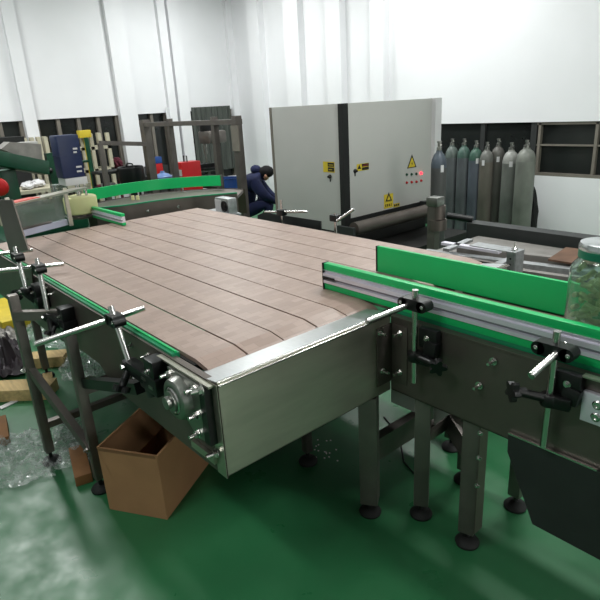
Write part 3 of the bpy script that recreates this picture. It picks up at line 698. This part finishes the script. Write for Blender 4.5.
# local x = facing direction, y = left side
S = [(-.17, 0, .40, .19, .19), (-.17, 0, .58, .19, .19), (-.10, 0, .75, .20, .19), (.01, 0, .87, .19, .17), (.11, 0, .91, .075), (.18, 0, .91, .10, .095), (.24, 0, .86, .085, .08)]
Ed = [(0, 1), (1, 2), (2, 3), (3, 4), (4, 5), (5, 6)]
for s in (-1, 1):
    i = len(S)
    S += [(.03, s * .18, .82, .10), (.17, s * .22, .62, .075), (.31, s * .14, .52, .042), (.38, s * .10, .49, .032)]
    Ed += [(3, i), (i, i + 1), (i + 1, i + 2), (i + 2, i + 3)]
    for k, (dx, dy, L) in enumerate(((.05, -.03, .05), (.06, -.01, .06), (.06, .01, .055), (.05, .03, .045), (.015, .045, .035))):
        j = len(S); S += [(.38 + dx * .6, s * (.10 + dy * .8), .485, .012), (.38 + dx + L * .5, s * (.10 + dy), .455, .010)]; Ed += [(i + 3, j), (j, j + 1)]
    i = len(S)
    S += [(-.13, s * .12, .40, .12), (.22, s * .16, .50, .085), (.16, s * .15, .28, .068), (.03, s * .14, .09, .045), (.10, s * .15, .05, .045, .035), (.19, s * .155, .04, .036, .03)]
    Ed += [(0, i), (i, i + 1), (i + 1, i + 2), (i + 2, i + 3), (i + 3, i + 4), (i + 4, i + 5)]
def pick(c):
    if c.x > .16 and c.z > .80: return 1
    if c.x > .345 and .40 < c.z < .56: return 1
    if c.z < .085: return 2
    return 0
bo = skin_body('body', S, Ed, PR, ['navy_cloth', 'skin', 'rubber'], pick)
def local(mb, name, m, par, sm=60):
    ob = mb.build(name, m, None, sm, loc=(0, 0, 0)); ob.parent = par; ob.location = (0, 0, 0); return ob
local(MB().blob((.19, 0, .945), .115, .11, .09, 3, .12, 5, 2), 'hair', 'hair', PR)
local(MB().blob((.05, 0, .99), .075, .09, .065, 3, .1, 3, 4), 'hood', 'navy_cloth', PR)
local(MB().blob((.31, .035, .865), .014, .012, .01, 2).blob((.31, -.035, .865), .014, .012, .01, 2).blob((.335, 0, .84), .02, .013, .02, 2), 'face_features', 'skin', bo)
local(MB().blob((.19, .098, .90), .02, .014, .03, 2).blob((.19, -.098, .90), .02, .014, .03, 2), 'ears', 'skin', bo)
local(MB().lathe((-.17, 0, .36), [(.14, 0), (.185, .02), (.19, .07), (.16, .12), (.1, .13)], 24), 'jacket_hem', 'navy', PR)
PR.location.z = 0

# ------------------------------------------------------------------ gas cylinders
def cylinder(px, py_top, y, r, body, shoulder, label, extra=None, seed=0, ax='Y'):
    top = at(px, py_top, ax, y); H = top.z; x = top.x
    y = top.y
    t = thing('gas_cylinder', label, 'gas cylinder', (x, y, 0), 'gas cylinders standing along the side wall')
    bm_ = mat('cylinder paint', body, .5, .1, .3, 5, .05, (1, 1, .5)); M['cylpaint%d' % seed] = bm_
    sm_ = mat('cylinder shoulder paint', shoulder, .45, .1, .25, 9); M['cylshoulder%d' % seed] = sm_
    hs = H - .26
    MB().lathe((x, y, 0), [(0, 0), (r * .9, 0), (r, .02), (r, hs), ], 28).build('body', bm_, t)
    MB().lathe((x, y, hs), [(r, 0), (r * .99, .03), (r * .9, .08), (r * .68, .125), (r * .4, .15), (r * .36, .17), (0, .17)], 28).build('shoulder', sm_, t)
    MB().lathe((x, y, hs + .17), [(r * .34, 0), (r * .34, .03), (.018, .035), (.018, .07), (.024, .072), (.024, .09), (0, .09)], 16).cyl((x, y, hs + .225), (x + .04, y - .03, hs + .225), .011, n=10).build('valve', 'cast' if seed else 'black', t)
    if extra:
        rr = r * 1.02; z0 = hs - .04
        lb = MB()
        a0_ = math.atan2(-y, -x) + extra; row = []
        for k in range(7):
            a = a0_ - .35 + .1 * k
            row.append(V(x + rr * math.cos(a), y + rr * math.sin(a), z0))
        lb.sheet(row[1:-1], (0, 0, .07), .002); lb.build('paper_label', 'white', t)
    return t
cylinder(439.5, 141, -3.45, .078, (72, 72, 72), (72, 80, 90), 'dark gas cylinder with blue shoulder standing apart beside the grey cabinet', .5, 1, 'X')
cylinder(452.5, 138.5, 6.95, .092, (92, 95, 98), (92, 102, 98), 'slate gas cylinder with dull green shoulder, leftmost of the close row', None, 2)
cylinder(464.5, 138.5, 6.95, .092, (90, 93, 97), (70, 94, 86), 'blue grey gas cylinder with green shoulder between slate and blue ones', None, 3)
cylinder(476.5, 140.5, 6.95, .092, (86, 91, 101), (60, 90, 78), 'bluest gas cylinder with green shoulder and white collar mark', .3, 4)
cylinder(487.5, 142, 6.95, .093, (100, 95, 88), (108, 108, 104), 'brownish grey gas cylinder with small white tag high on its side', -.4, 5)
cylinder(499, 138.5, 7.1, .092, (88, 86, 82), (90, 88, 84), 'dark grey gas cylinder squeezed behind between the brownish and labelled ones', .1, 6)
cylinder(512, 142.5, 6.95, .104, (108, 110, 106), (150, 150, 146), 'grey gas cylinder with pale shoulder and a square white paper label', .1, 7)
cylinder(527.5, 140, 6.85, .118, (118, 120, 114), (120, 122, 116), 'widest plain grey gas cylinder at the right end of the row', None, 8)
sk = at(533, 205, 'Y', 7.1)
tag(MB().blob((sk.x - .03, 7.12, sk.z - .2), .09, .08, .42, 3, .3, 3, 5).build('sack', 'rubber'), 'black sack slumped behind the widest grey gas cylinder', 'sack')

# ------------------------------------------------------------------ steel stock and bench behind the outlet
BN = thing('stock_bench', 'long low steel bench holding metal sections behind the green guide board', 'bench', (-1.3, 3.6, 0))
MB().box(-2.55, .4, 3.0, 4.15, .76, .80).build('bench_top', 'scrap', BN)
for x, y in ((-2.5, 3.05), (.3, 3.05), (-2.5, 4.05), (.3, 4.05)): MB().box(x, x + .05, y, y + .05, 0, .76).build('leg', 'steel_dark', BN)
q0, q1 = at(452, 229, 'Y', 4.3), at(603, 254, 'Y', 4.3)
tag(MB().bar((-2.72, 4.3, .80), (q1.x + .6, 4.3, .80), .14, .16).box(-2.7, -2.6, 4.26, 4.34, 0, .73).box(0, .1, 4.26, 4.34, 0, .73).build('steel_beam', 'dark_grey'), 'dark steel beam on posts in front of the white wall panel', 'beam')
secs = [(-2.35, 3.55, .2, 4.05, .05, .06, 'scrap', 'thin grey steel section nearest the dark beam'), (-2.5, 3.35, .1, 3.8, .07, .05, 'zinc', 'broad pale steel section lying on the bench middle'),
        (-2.4, 3.2, -.1, 3.55, .05, .05, 'scrap', 'dull steel section lying diagonal on the bench'), (-2.3, 3.08, 0, 3.25, .045, .06, 'rubber', 'black rubber covered bar along the near bench edge')]
for x0, y0, x1, y1, w_, h_, m_, lb in secs:
    tag(MB().bar((x0, y0, .802 + h_ / 2), (x1, y1, .802 + h_ / 2), w_, h_, bev=.003).build('steel_section', m_), lb, 'metal section', 'metal sections on the bench')
c0 = at(575, 254, 'Z', .9)
tag(MB().prism([at(548, 259, 'Z', .88), at(566, 247, 'Z', .88), at(596, 251, 'Z', .88), at(592, 266, 'Z', .88)], (0, 0, -.012)).build('rusty_sheet', 'rust'), 'rusty brown sheet lying on top of the steel sections', 'metal sheet')
# galvanised bracket box
gx = at(516, 262, 'Y', 2.95)
GB = thing('perforated_bracket', 'galvanised perforated angle bracket standing behind the green guide board', 'bracket', (gx.x, 2.95, .8))
MB().box(gx.x - .05, gx.x + .0, 2.93, 2.935, .8, 1.06).box(gx.x, gx.x + .004, 2.935, 3.03, .8, 1.06).build('angle_upright', 'zinc', GB)
hb = MB()
for k in range(6):
    hb.cyl((gx.x - .025, 2.9299, .85 + k * .035), (gx.x - .025, 2.9285, .85 + k * .035), .006, n=10)
hb.build('punched_hole', 'ink', GB)
MB().box(gx.x - .30, gx.x + .004, 2.93, 3.03, 1.06, 1.066).build('angle_shelf', 'zinc', GB)
MB().lathe((gx.x - .03, 2.98, 1.066), [(.02, 0), (.02, .01), (.006, .02), (.004, .05), (0, .05)], 12).build('lifting_eye', 'chrome', GB)
# cut rollers/flats at the belt far end
for k, (a, c, m_, lb) in enumerate((((446, 250), (470, 240), 'zinc', 'pale flat bar sloping behind the belts, left one'), ((489, 268), (514, 258), 'zinc', 'pale flat bar ending at the perforated bracket'), ((443, 243), (500, 252), 'alu', 'bright aluminium strip lying behind the belt edge'))):
    A_, B_ = at(*a, 'Z', .90), at(*c, 'Z', .90)
    tag(MB().bar(A_, B_, .05, .02).build('flat_bar', m_), lb, 'metal bar', 'flat bars behind the belts')
# upright motor post at right of the roller opening
mp_ = at(434, 230, 'X', -3.0)
MPt = thing('motor_post', 'stainless post carrying a small gear motor right of the infeed roller', 'motor post', (-3.0, mp_.y, 0))
MB().box(-3.04, -2.96, mp_.y - .05, mp_.y + .03, 0, 1.02).build('post', 'steel_dark', MPt)
MB().box(-3.05, -2.93, mp_.y - .06, mp_.y + .05, 1.02, 1.10, bev=.006).build('gear_case', 'cast', MPt)
MB().cyl((-2.98, mp_.y + .02, .90), (-2.98, mp_.y + .02, 1.02), .07, n=24).cyl((-2.98, mp_.y + .02, .80), (-2.98, mp_.y + .02, .895), .085, n=24).build('motor', 'steel_mid', MPt)
MB().cyl((-2.90, mp_.y + .05, .93), (-2.7, mp_.y + .15, .90), .03, n=16).build('coupling', 'black', MPt)

# ------------------------------------------------------------------ left background
# gantry frame
def post(px, py, y, z1=1.9, w_=.06, m_='steel_dark', par=None, z0=0.):
    p = at(px, py, 'Y', y); return MB().box(p.x - w_ / 2, p.x + w_ / 2, y - w_ / 2, y + w_ / 2, z0, z1).build('post', m_, par), p
GF = thing('gantry_frame', 'dull stainless gantry frame of posts and beams behind the curved conveyor', 'frame', (-6.5, 4.0, 0))
_, g1 = post(218, 160, 4.05, 1.86, .07, 'steel_dark', GF)
_, g2 = post(240, 160, 4.05, 1.86, .09, 'steel_dark', GF)
_, g3 = post(173, 150, 4.05, 1.86, .07, 'steel_dark', GF)
_, g4 = post(150, 160, 4.05, 1.86, .12, 'steel_dark', GF)
MB().box(g4.x - .1, g2.x + .05, 4.0, 4.1, 1.76, 1.82).build('top_beam', 'steel_dark', GF)
a_, b_ = at(100, 143, 'Y', 3.2), at(146, 144, 'Y', 4.0)
MB().bar(a_, b_, .05, .06).build('side_beam', 'steel_dark', GF)
MB().box(a_.x - .03, a_.x + .03, 3.17, 3.23, 0, a_.z).build('post', 'steel_dark', GF)
MB().box(g2.x - .04, g2.x + .1, 3.98, 4.0, 1.45, 1.75).build('switch_box', 'mullion', GF)
# drill press
dp = at(213, 165, 'Y', 5.2)
D = thing('drill_press', 'grey bench drill press with black motor behind the gantry posts', 'drill press', (dp.x, 5.2, 0))
MB().box(dp.x - .35, dp.x + .45, 4.95, 5.5, .70, .75).build('bench_plate', 'dark_grey', D)
for xx, yy in ((-.33, 5.0), (.4, 5.0), (-.33, 5.45), (.4, 5.45)): MB().box(dp.x + xx, dp.x + xx + .04, yy - .02, yy + .02, 0, .70).build('leg', 'dark_grey', D)
MB().cyl((dp.x + .05, 5.3, .75), (dp.x + .05, 5.3, 1.6), .04, n=18).build('column', 'steel_dark', D)
MB().box(dp.x - .14, dp.x + .2, 5.05, 5.4, 1.42, 1.62, bev=.03).build('head', 'steel_dark', D)
MB().lathe((dp.x - .02, 5.15, 1.62), [(0, .12), (.09, .12), (.11, .1), (.11, 0), (0, 0)], 22).build('motor', 'black', D)
MB().cyl((dp.x - .03, 5.1, 1.25), (dp.x - .03, 5.1, 1.42), .03, n=14).cyl((dp.x - .03, 5.1, 1.12), (dp.x - .03, 5.1, 1.25), .012, n=10).build('chuck', 'cast', D)
MB().tube([(dp.x + .2, 5.15, 1.5), (dp.x + .32, 5.12, 1.4), (dp.x + .33, 5.12, 1.2), (dp.x + .26, 5.15, 1.05)], .012).build('cable', 'black', D)
MB().box(dp.x - .25, dp.x + .05, 5.0, 5.35, .98, 1.02).box(dp.x - .3, dp.x - .1, 5.0, 5.3, 1.02, 1.08).build('work_table', 'black', D)
MB().box(dp.x - .25, dp.x + .3, 4.98, 5.3, .75, .88, bev=.02).build('base', 'black', D)
# red toolbox
tb = at(188, 182, 'Y', 4.6)
TB = thing('tool_cabinet', 'red and grey tool cabinet with wire handle behind the green curved board', 'tool cabinet', (tb.x, 4.6, 0))
MB().box(tb.x - .13, tb.x + .12, 4.45, 4.8, .0, 1.18, bev=.006).build('carcass', 'red', TB)
MB().box(tb.x - .12, tb.x + .11, 4.44, 4.45, .97, 1.07).build('drawer', 'panel_grey', TB)
MB().box(tb.x - .12, tb.x + .11, 4.44, 4.45, .84, .95).build('drawer', 'panel_grey', TB)
MB().tube([(tb.x - .05, 4.6, 1.18), (tb.x - .05, 4.6, 1.27), (tb.x + .05, 4.6, 1.27), (tb.x + .05, 4.6, 1.18)], .01).build('handle', 'black', TB)
# blue bin
bb = at(229.5, 192, 'Y', 4.4)
tag(MB().lathe((bb.x, 4.4, 0), [(0, 0), (.13, 0), (.155, bb.z + .19), (.165, bb.z + .2), (.15, bb.z + .2), (.13, .03), (0, .03)], 28).build('bin', 'blue'), 'blue plastic bin beside the gantry post', 'bin')
# green lamp
gl = at(245.5, 178.5, 'Y', 5.4)
GL = thing('indicator_post', 'slim post with a glowing green lamp beside the crouching person', 'indicator lamp', (gl.x, 5.4, 0))
MB().cyl((gl.x, 5.4, 0), (gl.x, 5.4, gl.z - .05), .012, n=10).build('pole', 'steel_dark', GL)
MB().blob((gl.x, 5.4, gl.z), .045, .045, .055, 3).build('lamp_dome', 'greenlamp', GL)
# lab bench with pot, bottle, crates
wb = at(101, 172, 'Y', 3.35)
WB = thing('work_bench', 'dark steel shelf bench behind the curved green board', 'bench', (wb.x, 3.4, 0))
MB().box(wb.x - .28, wb.x + .13, 3.3, 3.9, 1.10, 1.14).build('bench_top', 'rubber', WB)
MB().box(wb.x - .28, wb.x + .13, 3.3, 3.9, .88, .90).box(wb.x - .28, wb.x + .13, 3.3, 3.9, .6, .62).build('shelf', 'dark_grey', WB)
for xx in (-.28, .10):
    for yy in (3.3, 3.87): MB().box(wb.x + xx, wb.x + xx + .03, yy, yy + .03, 0, 1.10).build('leg', 'rubber', WB)
for k, (xx, zz_) in enumerate(((-.2, .90), (-.02, .90), (.1, .90), (-.15, .62), (.05, .62))):
    tag(MB().box(wb.x + xx, wb.x + xx + .13, 3.32, 3.5, zz_ + .001, zz_ + .035 + .03 * (k % 2), bev=.003).build('tray', 'zinc' if k % 2 else 'maroon'), ['small steel tray at the left of the upper bench shelf', 'shiny small box on the upper bench shelf middle', 'dark red tray on the upper bench shelf right', 'shiny small box on the lower bench shelf', 'dark red tray on the lower bench shelf right'][k], 'tray', 'trays on the bench shelves')
pt = at(133, 186, 'Y', 3.7)
PO = thing('bucket', 'large black bucket with maroon cloth standing on a bench', 'bucket', (pt.x, 3.7, pt.z))
MB().lathe((pt.x, 3.7, pt.z), [(0, 0), (.13, 0), (.17, .03), (.2, .14), (.2, .28), (.18, .30), (.16, .29), (.15, .12), (0, .05)], 30).build('shell', 'black', PO)
MB().tube([(pt.x - .14, 3.7, pt.z + .29), (pt.x - .08, 3.7, pt.z + .34), (pt.x + .08, 3.7, pt.z + .34), (pt.x + .14, 3.7, pt.z + .29)], .012).build('handle', 'dark_grey', PO)
st = thing('stand', 'dark pedestal stand under the black bucket', 'stand', (pt.x, 3.7, 0))
MB().box(pt.x - .22, pt.x + .22, 3.5, 3.9, pt.z - .04, pt.z - .001).build('top', 'dark_grey', st)
MB().box(pt.x - .04, pt.x + .04, 3.66, 3.74, .02, pt.z - .04).build('column', 'dark_grey', st)
MB().box(pt.x - .2, pt.x + .2, 3.52, 3.88, 0, .02).build('base', 'dark_grey', st)
mc = at(117, 163, 'Y', 4.3)
tag(MB().blob((mc.x, 4.3, mc.z), .12, .1, .10, 3, .35, 3, 8).box(mc.x - .02, mc.x + .02, 4.28, 4.32, 0, mc.z).build('cloth_bundle', 'maroon'), 'maroon cloth bundle hung on a stand left of the black bucket', 'cloth')
wp = at(164, 185, 'Y', 4.4)
WBt = thing('water_bottle', 'pale blue large water bottle behind the curved green board', 'water bottle', (wp.x, 4.4, wp.z))
MB().lathe((wp.x, 4.4, wp.z), [(0, 0), (.14, 0), (.155, .02), (.155, .07), (.148, .08), (.155, .09), (.155, .14), (.1, .18), (.04, .2), (.035, .23), (0, .23)], 30).build('body', 'ltblue', WBt)
sb = thing('stool', 'dark stool carrying the pale blue water bottle', 'stool', (wp.x, 4.4, 0))
MB().box(wp.x - .2, wp.x + .2, 4.2, 4.6, wp.z - .03, wp.z - .001).build('seat', 'dark_grey', sb)
for xx, yy in ((-.18, 4.22), (.15, 4.22), (-.18, 4.55), (.15, 4.55)): MB().box(wp.x + xx, wp.x + xx + .03, yy, yy + .03, 0, wp.z - .03).build('leg', 'dark_grey', sb)
rc = at(156, 170, 'X', -9.9)
tag(MB().box(rc.x - .1, rc.x + .1, rc.y - .1, rc.y + .1, rc.z - .1, rc.z + .12, bev=.01).build('crate', 'red'), 'red crate stacked on a dark cabinet by the back doorway', 'crate')
tag(MB().box(rc.x - .08, rc.x + .1, rc.y - .08, rc.y + .1, rc.z + .122, rc.z + .24, bev=.01).build('crate', 'blue'), 'blue box on top of the red crate by the back doorway', 'crate')
tag(MB().box(rc.x - .25, rc.x + .3, rc.y - .2, rc.y + .3, 0, rc.z - .102, bev=.01).build('cabinet', 'dark_grey'), 'dark cabinet under the red crate by the back doorway', 'cabinet')

# green machine at left
GM = thing('green_press', 'dark green painted machine with sloping beam at the left edge', 'machine', (-7.5, 1.9, 0))
c_ = at(11, 195, 'X', -7.5)
MB().box(-7.65, -7.4, c_.y - .09, c_.y + .09, .0, 1.40, bev=.01).build('column', 'mgreen', GM)
a_, b_ = at(-12, 157, 'X', -7.2), at(45, 168, 'X', -7.7)
MB().bar(a_, b_, .14, .17, bev=.008).build('sloping_beam', 'mgreen', GM)
MB().prism([at(x_, y_, 'X', -7.9) for x_, y_ in ((1, 149), (10, 142), (41, 144), (43, 162), (22, 157))], (-.3, 0, 0)).build('hopper', 'scrap', GM)
hp = at(31, 146, 'X', -8.0)
MB().box(-8.25, -8.1, hp.y - .10, hp.y + .12, 1.40, 1.68).build('feed_chute', 'panel_grey', GM)
cc = at(50, 160, 'X', -8.0)
MB().box(-8.05, -7.95, cc.y - .05, cc.y + .05, 0, 1.52).build('column', 'mgreen', GM)
MB().blob((-7.9, cc.y - .08, 1.30), .06, .06, .05, 3).build('motor', 'black', GM)
MB().box(-8.3, -7.0, 1.5, 2.75, .0, .62, bev=.02).build('base', 'mgreen', GM)
MB().box(-7.6, -7.1, 1.75, 2.5, .62, .92, bev=.03).build('gear_cover', 'mgreen', GM)
rh = at(0, 187, 'X', -7.1)
MB().lathe(rh, [(0, .05), (.07, .05), (.1, .03), (.1, 0), (0, 0)], 24, (.8, -.6, 0)).build('stop_knob', 'red', GM)
MB().cyl(rh, rh + V(-.35, .05, 0), .03, n=12).build('stop_stem', 'dark_grey', GM)
# pale material on machine table
p0 = at(32, 188, 'X', -9.2); tz = p0.z
for k, (px, py, r_, lb) in enumerate(((26, 180, .09, 'white cloth bundle on the pale table behind the green machine'), (36, 176, .10, 'larger white cloth bundle next to the green column'), (30, 184, .08, 'pale sack low on the table behind the steel guard'))):
    p = at(px, py, 'X', -9.1 - .15 * k)
    tag(MB().blob((p.x, p.y, tz + r_ * .55), r_ * 1.5, r_, r_ * .6, 3, .3, 3, k).build('cloth_bundle', 'white'), lb, 'cloth', 'pale bundles behind the green machine')
LT = thing('pale_table', 'pale long table behind the green machine', 'table', (-9.3, p0.y, 0))
MB().box(-9.55, -8.9, p0.y - .5, p0.y + .8, tz - .05, tz - .001).build('top', 'brick', LT)
MB().box(-9.5, -9.0, p0.y - .45, p0.y + .75, .5, .53).build('shelf', 'brick', LT)
for xx in (-9.54, -8.95):
    for yy in (p0.y - .48, p0.y + .74): MB().box(xx, xx + .04, yy, yy + .04, 0, tz - .05).build('leg', 'brick', LT)
# pale racks
def rack(px0, px1, x, z1, label, shelves, n=4):
    a, c = at(px0, 160, 'X', x), at(px1, 160, 'X', x)
    t = thing('storage_rack', label, 'rack', (x, (a.y + c.y) / 2, 0))
    for k in range(n):
        y = a.y + (c.y - a.y) * k / (n - 1)
        for xx in (x, x - .4): MB().box(xx - .03, xx + .03, y - .03, y + .03, 0, z1).build('upright', 'brick', t)
    for z in shelves: MB().box(x - .43, x + .03, a.y - .03, c.y + .03, z, z + .05).build('shelf', 'brick', t)
rack(29, 56, -9.9, 1.68, 'beige rack of tall uprights at the far left wall', (.5, 1.15), 5)
rack(86, 111, -9.7, 1.68, 'pale storage rack right of the navy motor box', (.6, 1.05, 1.42), 4)
pp = at(90, 160, 'X', -8.9)
tag(MB().cyl((pp.x, pp.y, 0), (pp.x, pp.y, 1.65), .035, n=14).cyl((pp.x, pp.y - .3, 1.30), (pp.x, pp.y, 1.30), .02, n=10).build('pipe', 'mgreen'), 'dark green upright pipe in front of the pale rack', 'pipe')
yl = at(84, 134, 'X', -9.6)
tag(MB().box(yl.x - .06, yl.x + .06, yl.y - .1, yl.y + .1, yl.z - .06, yl.z + .06, bev=.01).box(yl.x - .02, yl.x + .02, yl.y - .02, yl.y + .02, 0, yl.z - .05).build('signal_box', 'yellow'), 'yellow box on a slim pole before the pale storage rack', 'box')
tag(MB().box(XB + .3, XB + .9, 1.0, 2.62, 0, 1.72).build('cabinet', 'rubber'), 'tall black cabinet against the back wall at the far left', 'cabinet')
tag(MB().box(-10.38, -10.16, 4.9, 5.3, 0, .98).build('machine_block', 'dark_grey'), 'dark block machine against the back wall beneath the pale curtain', 'machine')

# ------------------------------------------------------------------ floor clutter at left
def plank(a, b_, w_, h_, z, label, m_='wood'):
    A_, B_ = at(*a, 'Z', z), at(*b_, 'Z', z)
    A_.z = B_.z = h_ / 2 + .001
    return tag(MB().bar(A_, B_, w_, h_, bev=.003).build('plank', m_), label, 'plank', 'wooden offcuts on the green floor')
plank((30, 360), (67, 357), .16, .09, .05, 'short pale pine plank lying between the two table legs')
plank((-8, 391), (53, 388), .18, .09, .05, 'longer pine plank with brown stains at the left edge')
plank((48, 376), (49, 392), .07, .05, .02, 'small wooden stub at the end of the stained pine plank')
plank((1, 420), (4, 442), .07, .06, .03, 'brown wooden stub at the lower left edge', 'brownwood')
plank((77, 450), (84, 480), .09, .06, .03, 'brown wooden piece in front of the second table leg', 'brownwood')
A_, B_ = at(0, 409, 'Z', 0), at(16, 401, 'Z', 0)
tag(MB().bar(A_ + V(0, 0, .004), B_ + V(0, 0, .004), .05, .006).build('paper_strip', 'white'), 'narrow white strip on the floor near the stained plank', 'strip')
def film(poly, n, amp, label, m_='film', z0=.012, seed=1, group='crumpled film heaps on the floor', name='plastic_film', cat='plastic film'):
    """crumpled sheet over the quad poly (4 floor points)"""
    mb = MB(); P4 = [Vector((p.x, p.y, 0)) for p in poly]; g = []
    for i in range(n + 1):
        row = []
        for j in range(n + 1):
            u, v = i / n, j / n
            p = P4[0] * (1 - u) * (1 - v) + P4[1] * u * (1 - v) + P4[2] * u * v + P4[3] * (1 - u) * v
            q = Vector((p.x * 7, p.y * 7, seed)); e = min(u, 1 - u, v, 1 - v) * 4; e = min(1, e)
            rid = abs(noise.noise(q)) + .6 * abs(noise.noise(q * 2.3)) + .35 * abs(noise.noise(q * 5.1))
            off = noise.noise_vector(q * .8) * .05
            row.append(mb.bm.verts.new(p + V(off.x, off.y, z0 + amp * (.15 + .85 * e) * rid * 1.4)))
        g.append(row)
    for i in range(n):
        for j in range(n): mb.bm.faces.new((g[i][j], g[i + 1][j], g[i + 1][j + 1], g[i][j + 1]))
    return tag(mb.build(name, m_, smooth=25), label, cat, group)
F = lambda x, y: at(x, y, 'Z', 0)
film([F(-15, 440), F(45, 432), F(60, 478), F(-20, 500)], 46, .11, 'large crumpled clear film heap at the lower left corner', seed=1)
film([F(52, 428), F(88, 425), F(100, 470), F(56, 474)], 36, .09, 'crumpled clear film heap between the two table legs', seed=2)
film([F(60, 345), F(100, 345), F(112, 380), F(60, 385)], 34, .12, 'crumpled white film heap under the side plate behind the second leg', seed=3)
film([F(28, 322), F(75, 324), F(60, 350), F(30, 348)], 34, .10, 'greyish crumpled film heap beyond the short pine plank', seed=6)
film([F(-10, 345), F(26, 345), F(24, 378), F(-15, 384)], 26, .22, 'dark tarpaulin heap at the left edge beyond the stained plank', 'sack', .02, 4, None, 'tarpaulin', 'tarpaulin')
film([F(-12, 326), F(16, 326), F(20, 345), F(-10, 345)], 26, .07, 'pale scrap sheet heap at the left edge behind the tarpaulin', 'scrap', .02, 5, None, 'scrap_heap', 'scrap heap')
yb = F(34, 318)
tag(MB().box(yb.x - .62, yb.x + .25, yb.y - .35, yb.y + .25, .0, .12, bev=.02).build('crate', 'yellow'), 'yellow flat crate on the floor behind the first table leg', 'crate')
# cardboard box, open flaps, under the bearing
cb0 = F(150, 470)
def carton():
    t = thing('cardboard_box', 'open brown cardboard box on the floor below the flange bearing', 'cardboard box', (-2.47, 1.10, 0))
    e1 = V(-.234, .374, 0); L = .50; ang = math.atan2(e1.y, e1.x); e1.normalize(); e2 = V(e1.y, -e1.x, 0)
    W_, H_, th = .34, .38, .006
    c = V(-2.51, .72, 0) + e1 * L / 2 + e2 * W_ / 2
    mt = Matrix.Translation(c) @ Matrix.Rotation(ang, 4, 'Z')
    m = MB()
    m.box(-L / 2, L / 2, -W_ / 2, W_ / 2, .001, .008, mt)
    m.box(-L / 2, L / 2, -W_ / 2, -W_ / 2 + th, .008, H_, mt).box(-L / 2, L / 2, W_ / 2 - th, W_ / 2, .008, H_, mt)
    m.box(-L / 2, -L / 2 + th, -W_ / 2 + th, W_ / 2 - th, .008, H_, mt).box(L / 2 - th, L / 2, -W_ / 2 + th, W_ / 2 - th, .008, H_, mt)
    m.build('carton_body', 'card', t)
    for sx, sy, tilt in ((0, -1, 1.7), (0, 1, 1.9), (-1, 0, 1.8), (1, 0, .7)):
        if sy:
            hinge = Matrix.Translation((0, sy * W_ / 2, H_)) @ Matrix.Rotation(-sy * tilt, 4, 'X')
            MB().box(-L / 2, L / 2, 0 if sy > 0 else -.19, .19 if sy > 0 else 0, 0, .005, mt @ hinge).build('flap', 'card', t)
        else:
            hinge = Matrix.Translation((sx * L / 2, 0, H_)) @ Matrix.Rotation(sx * tilt, 4, 'Y')
            MB().box(0 if sx > 0 else -.19, .19 if sx > 0 else 0, -W_ / 2 + .01, W_ / 2 - .01, 0, .005, mt @ hinge).build('flap', 'card_in', t)
carton()
cr = MB(); rnd = random.Random(11)
for k in range(16):
    p = at(314 + rnd.uniform(0, 24), 440 + rnd.uniform(0, 22), 'Z', 0); cr.blob((p.x, p.y, .004), .006, .005, .004, 1)
tag(cr.build('debris', 'white'), 'white crumbs scattered on the green floor under the end plate', 'crumbs', kind='stuff')
tag(MB().tube([at(384, 417, 'Z', .006), at(391, 425, 'Z', .006), at(399, 420, 'Z', .006), at(400, 440, 'Z', .006), at(404, 462, 'Z', .006), at(420, 480, 'Z', .006)], .005, 8).build('cable', 'black'), 'thin black cable lying on the floor under the outlet conveyor', 'cable')

# ------------------------------------------------------------------ render look
vs = SC.view_settings; vs.view_transform = 'Standard'; vs.look = 'None'; vs.gamma = 1; vs.exposure = .15; vs.use_curve_mapping = False
SC.cycles.use_denoising = True
SC.cycles.max_bounces = 8
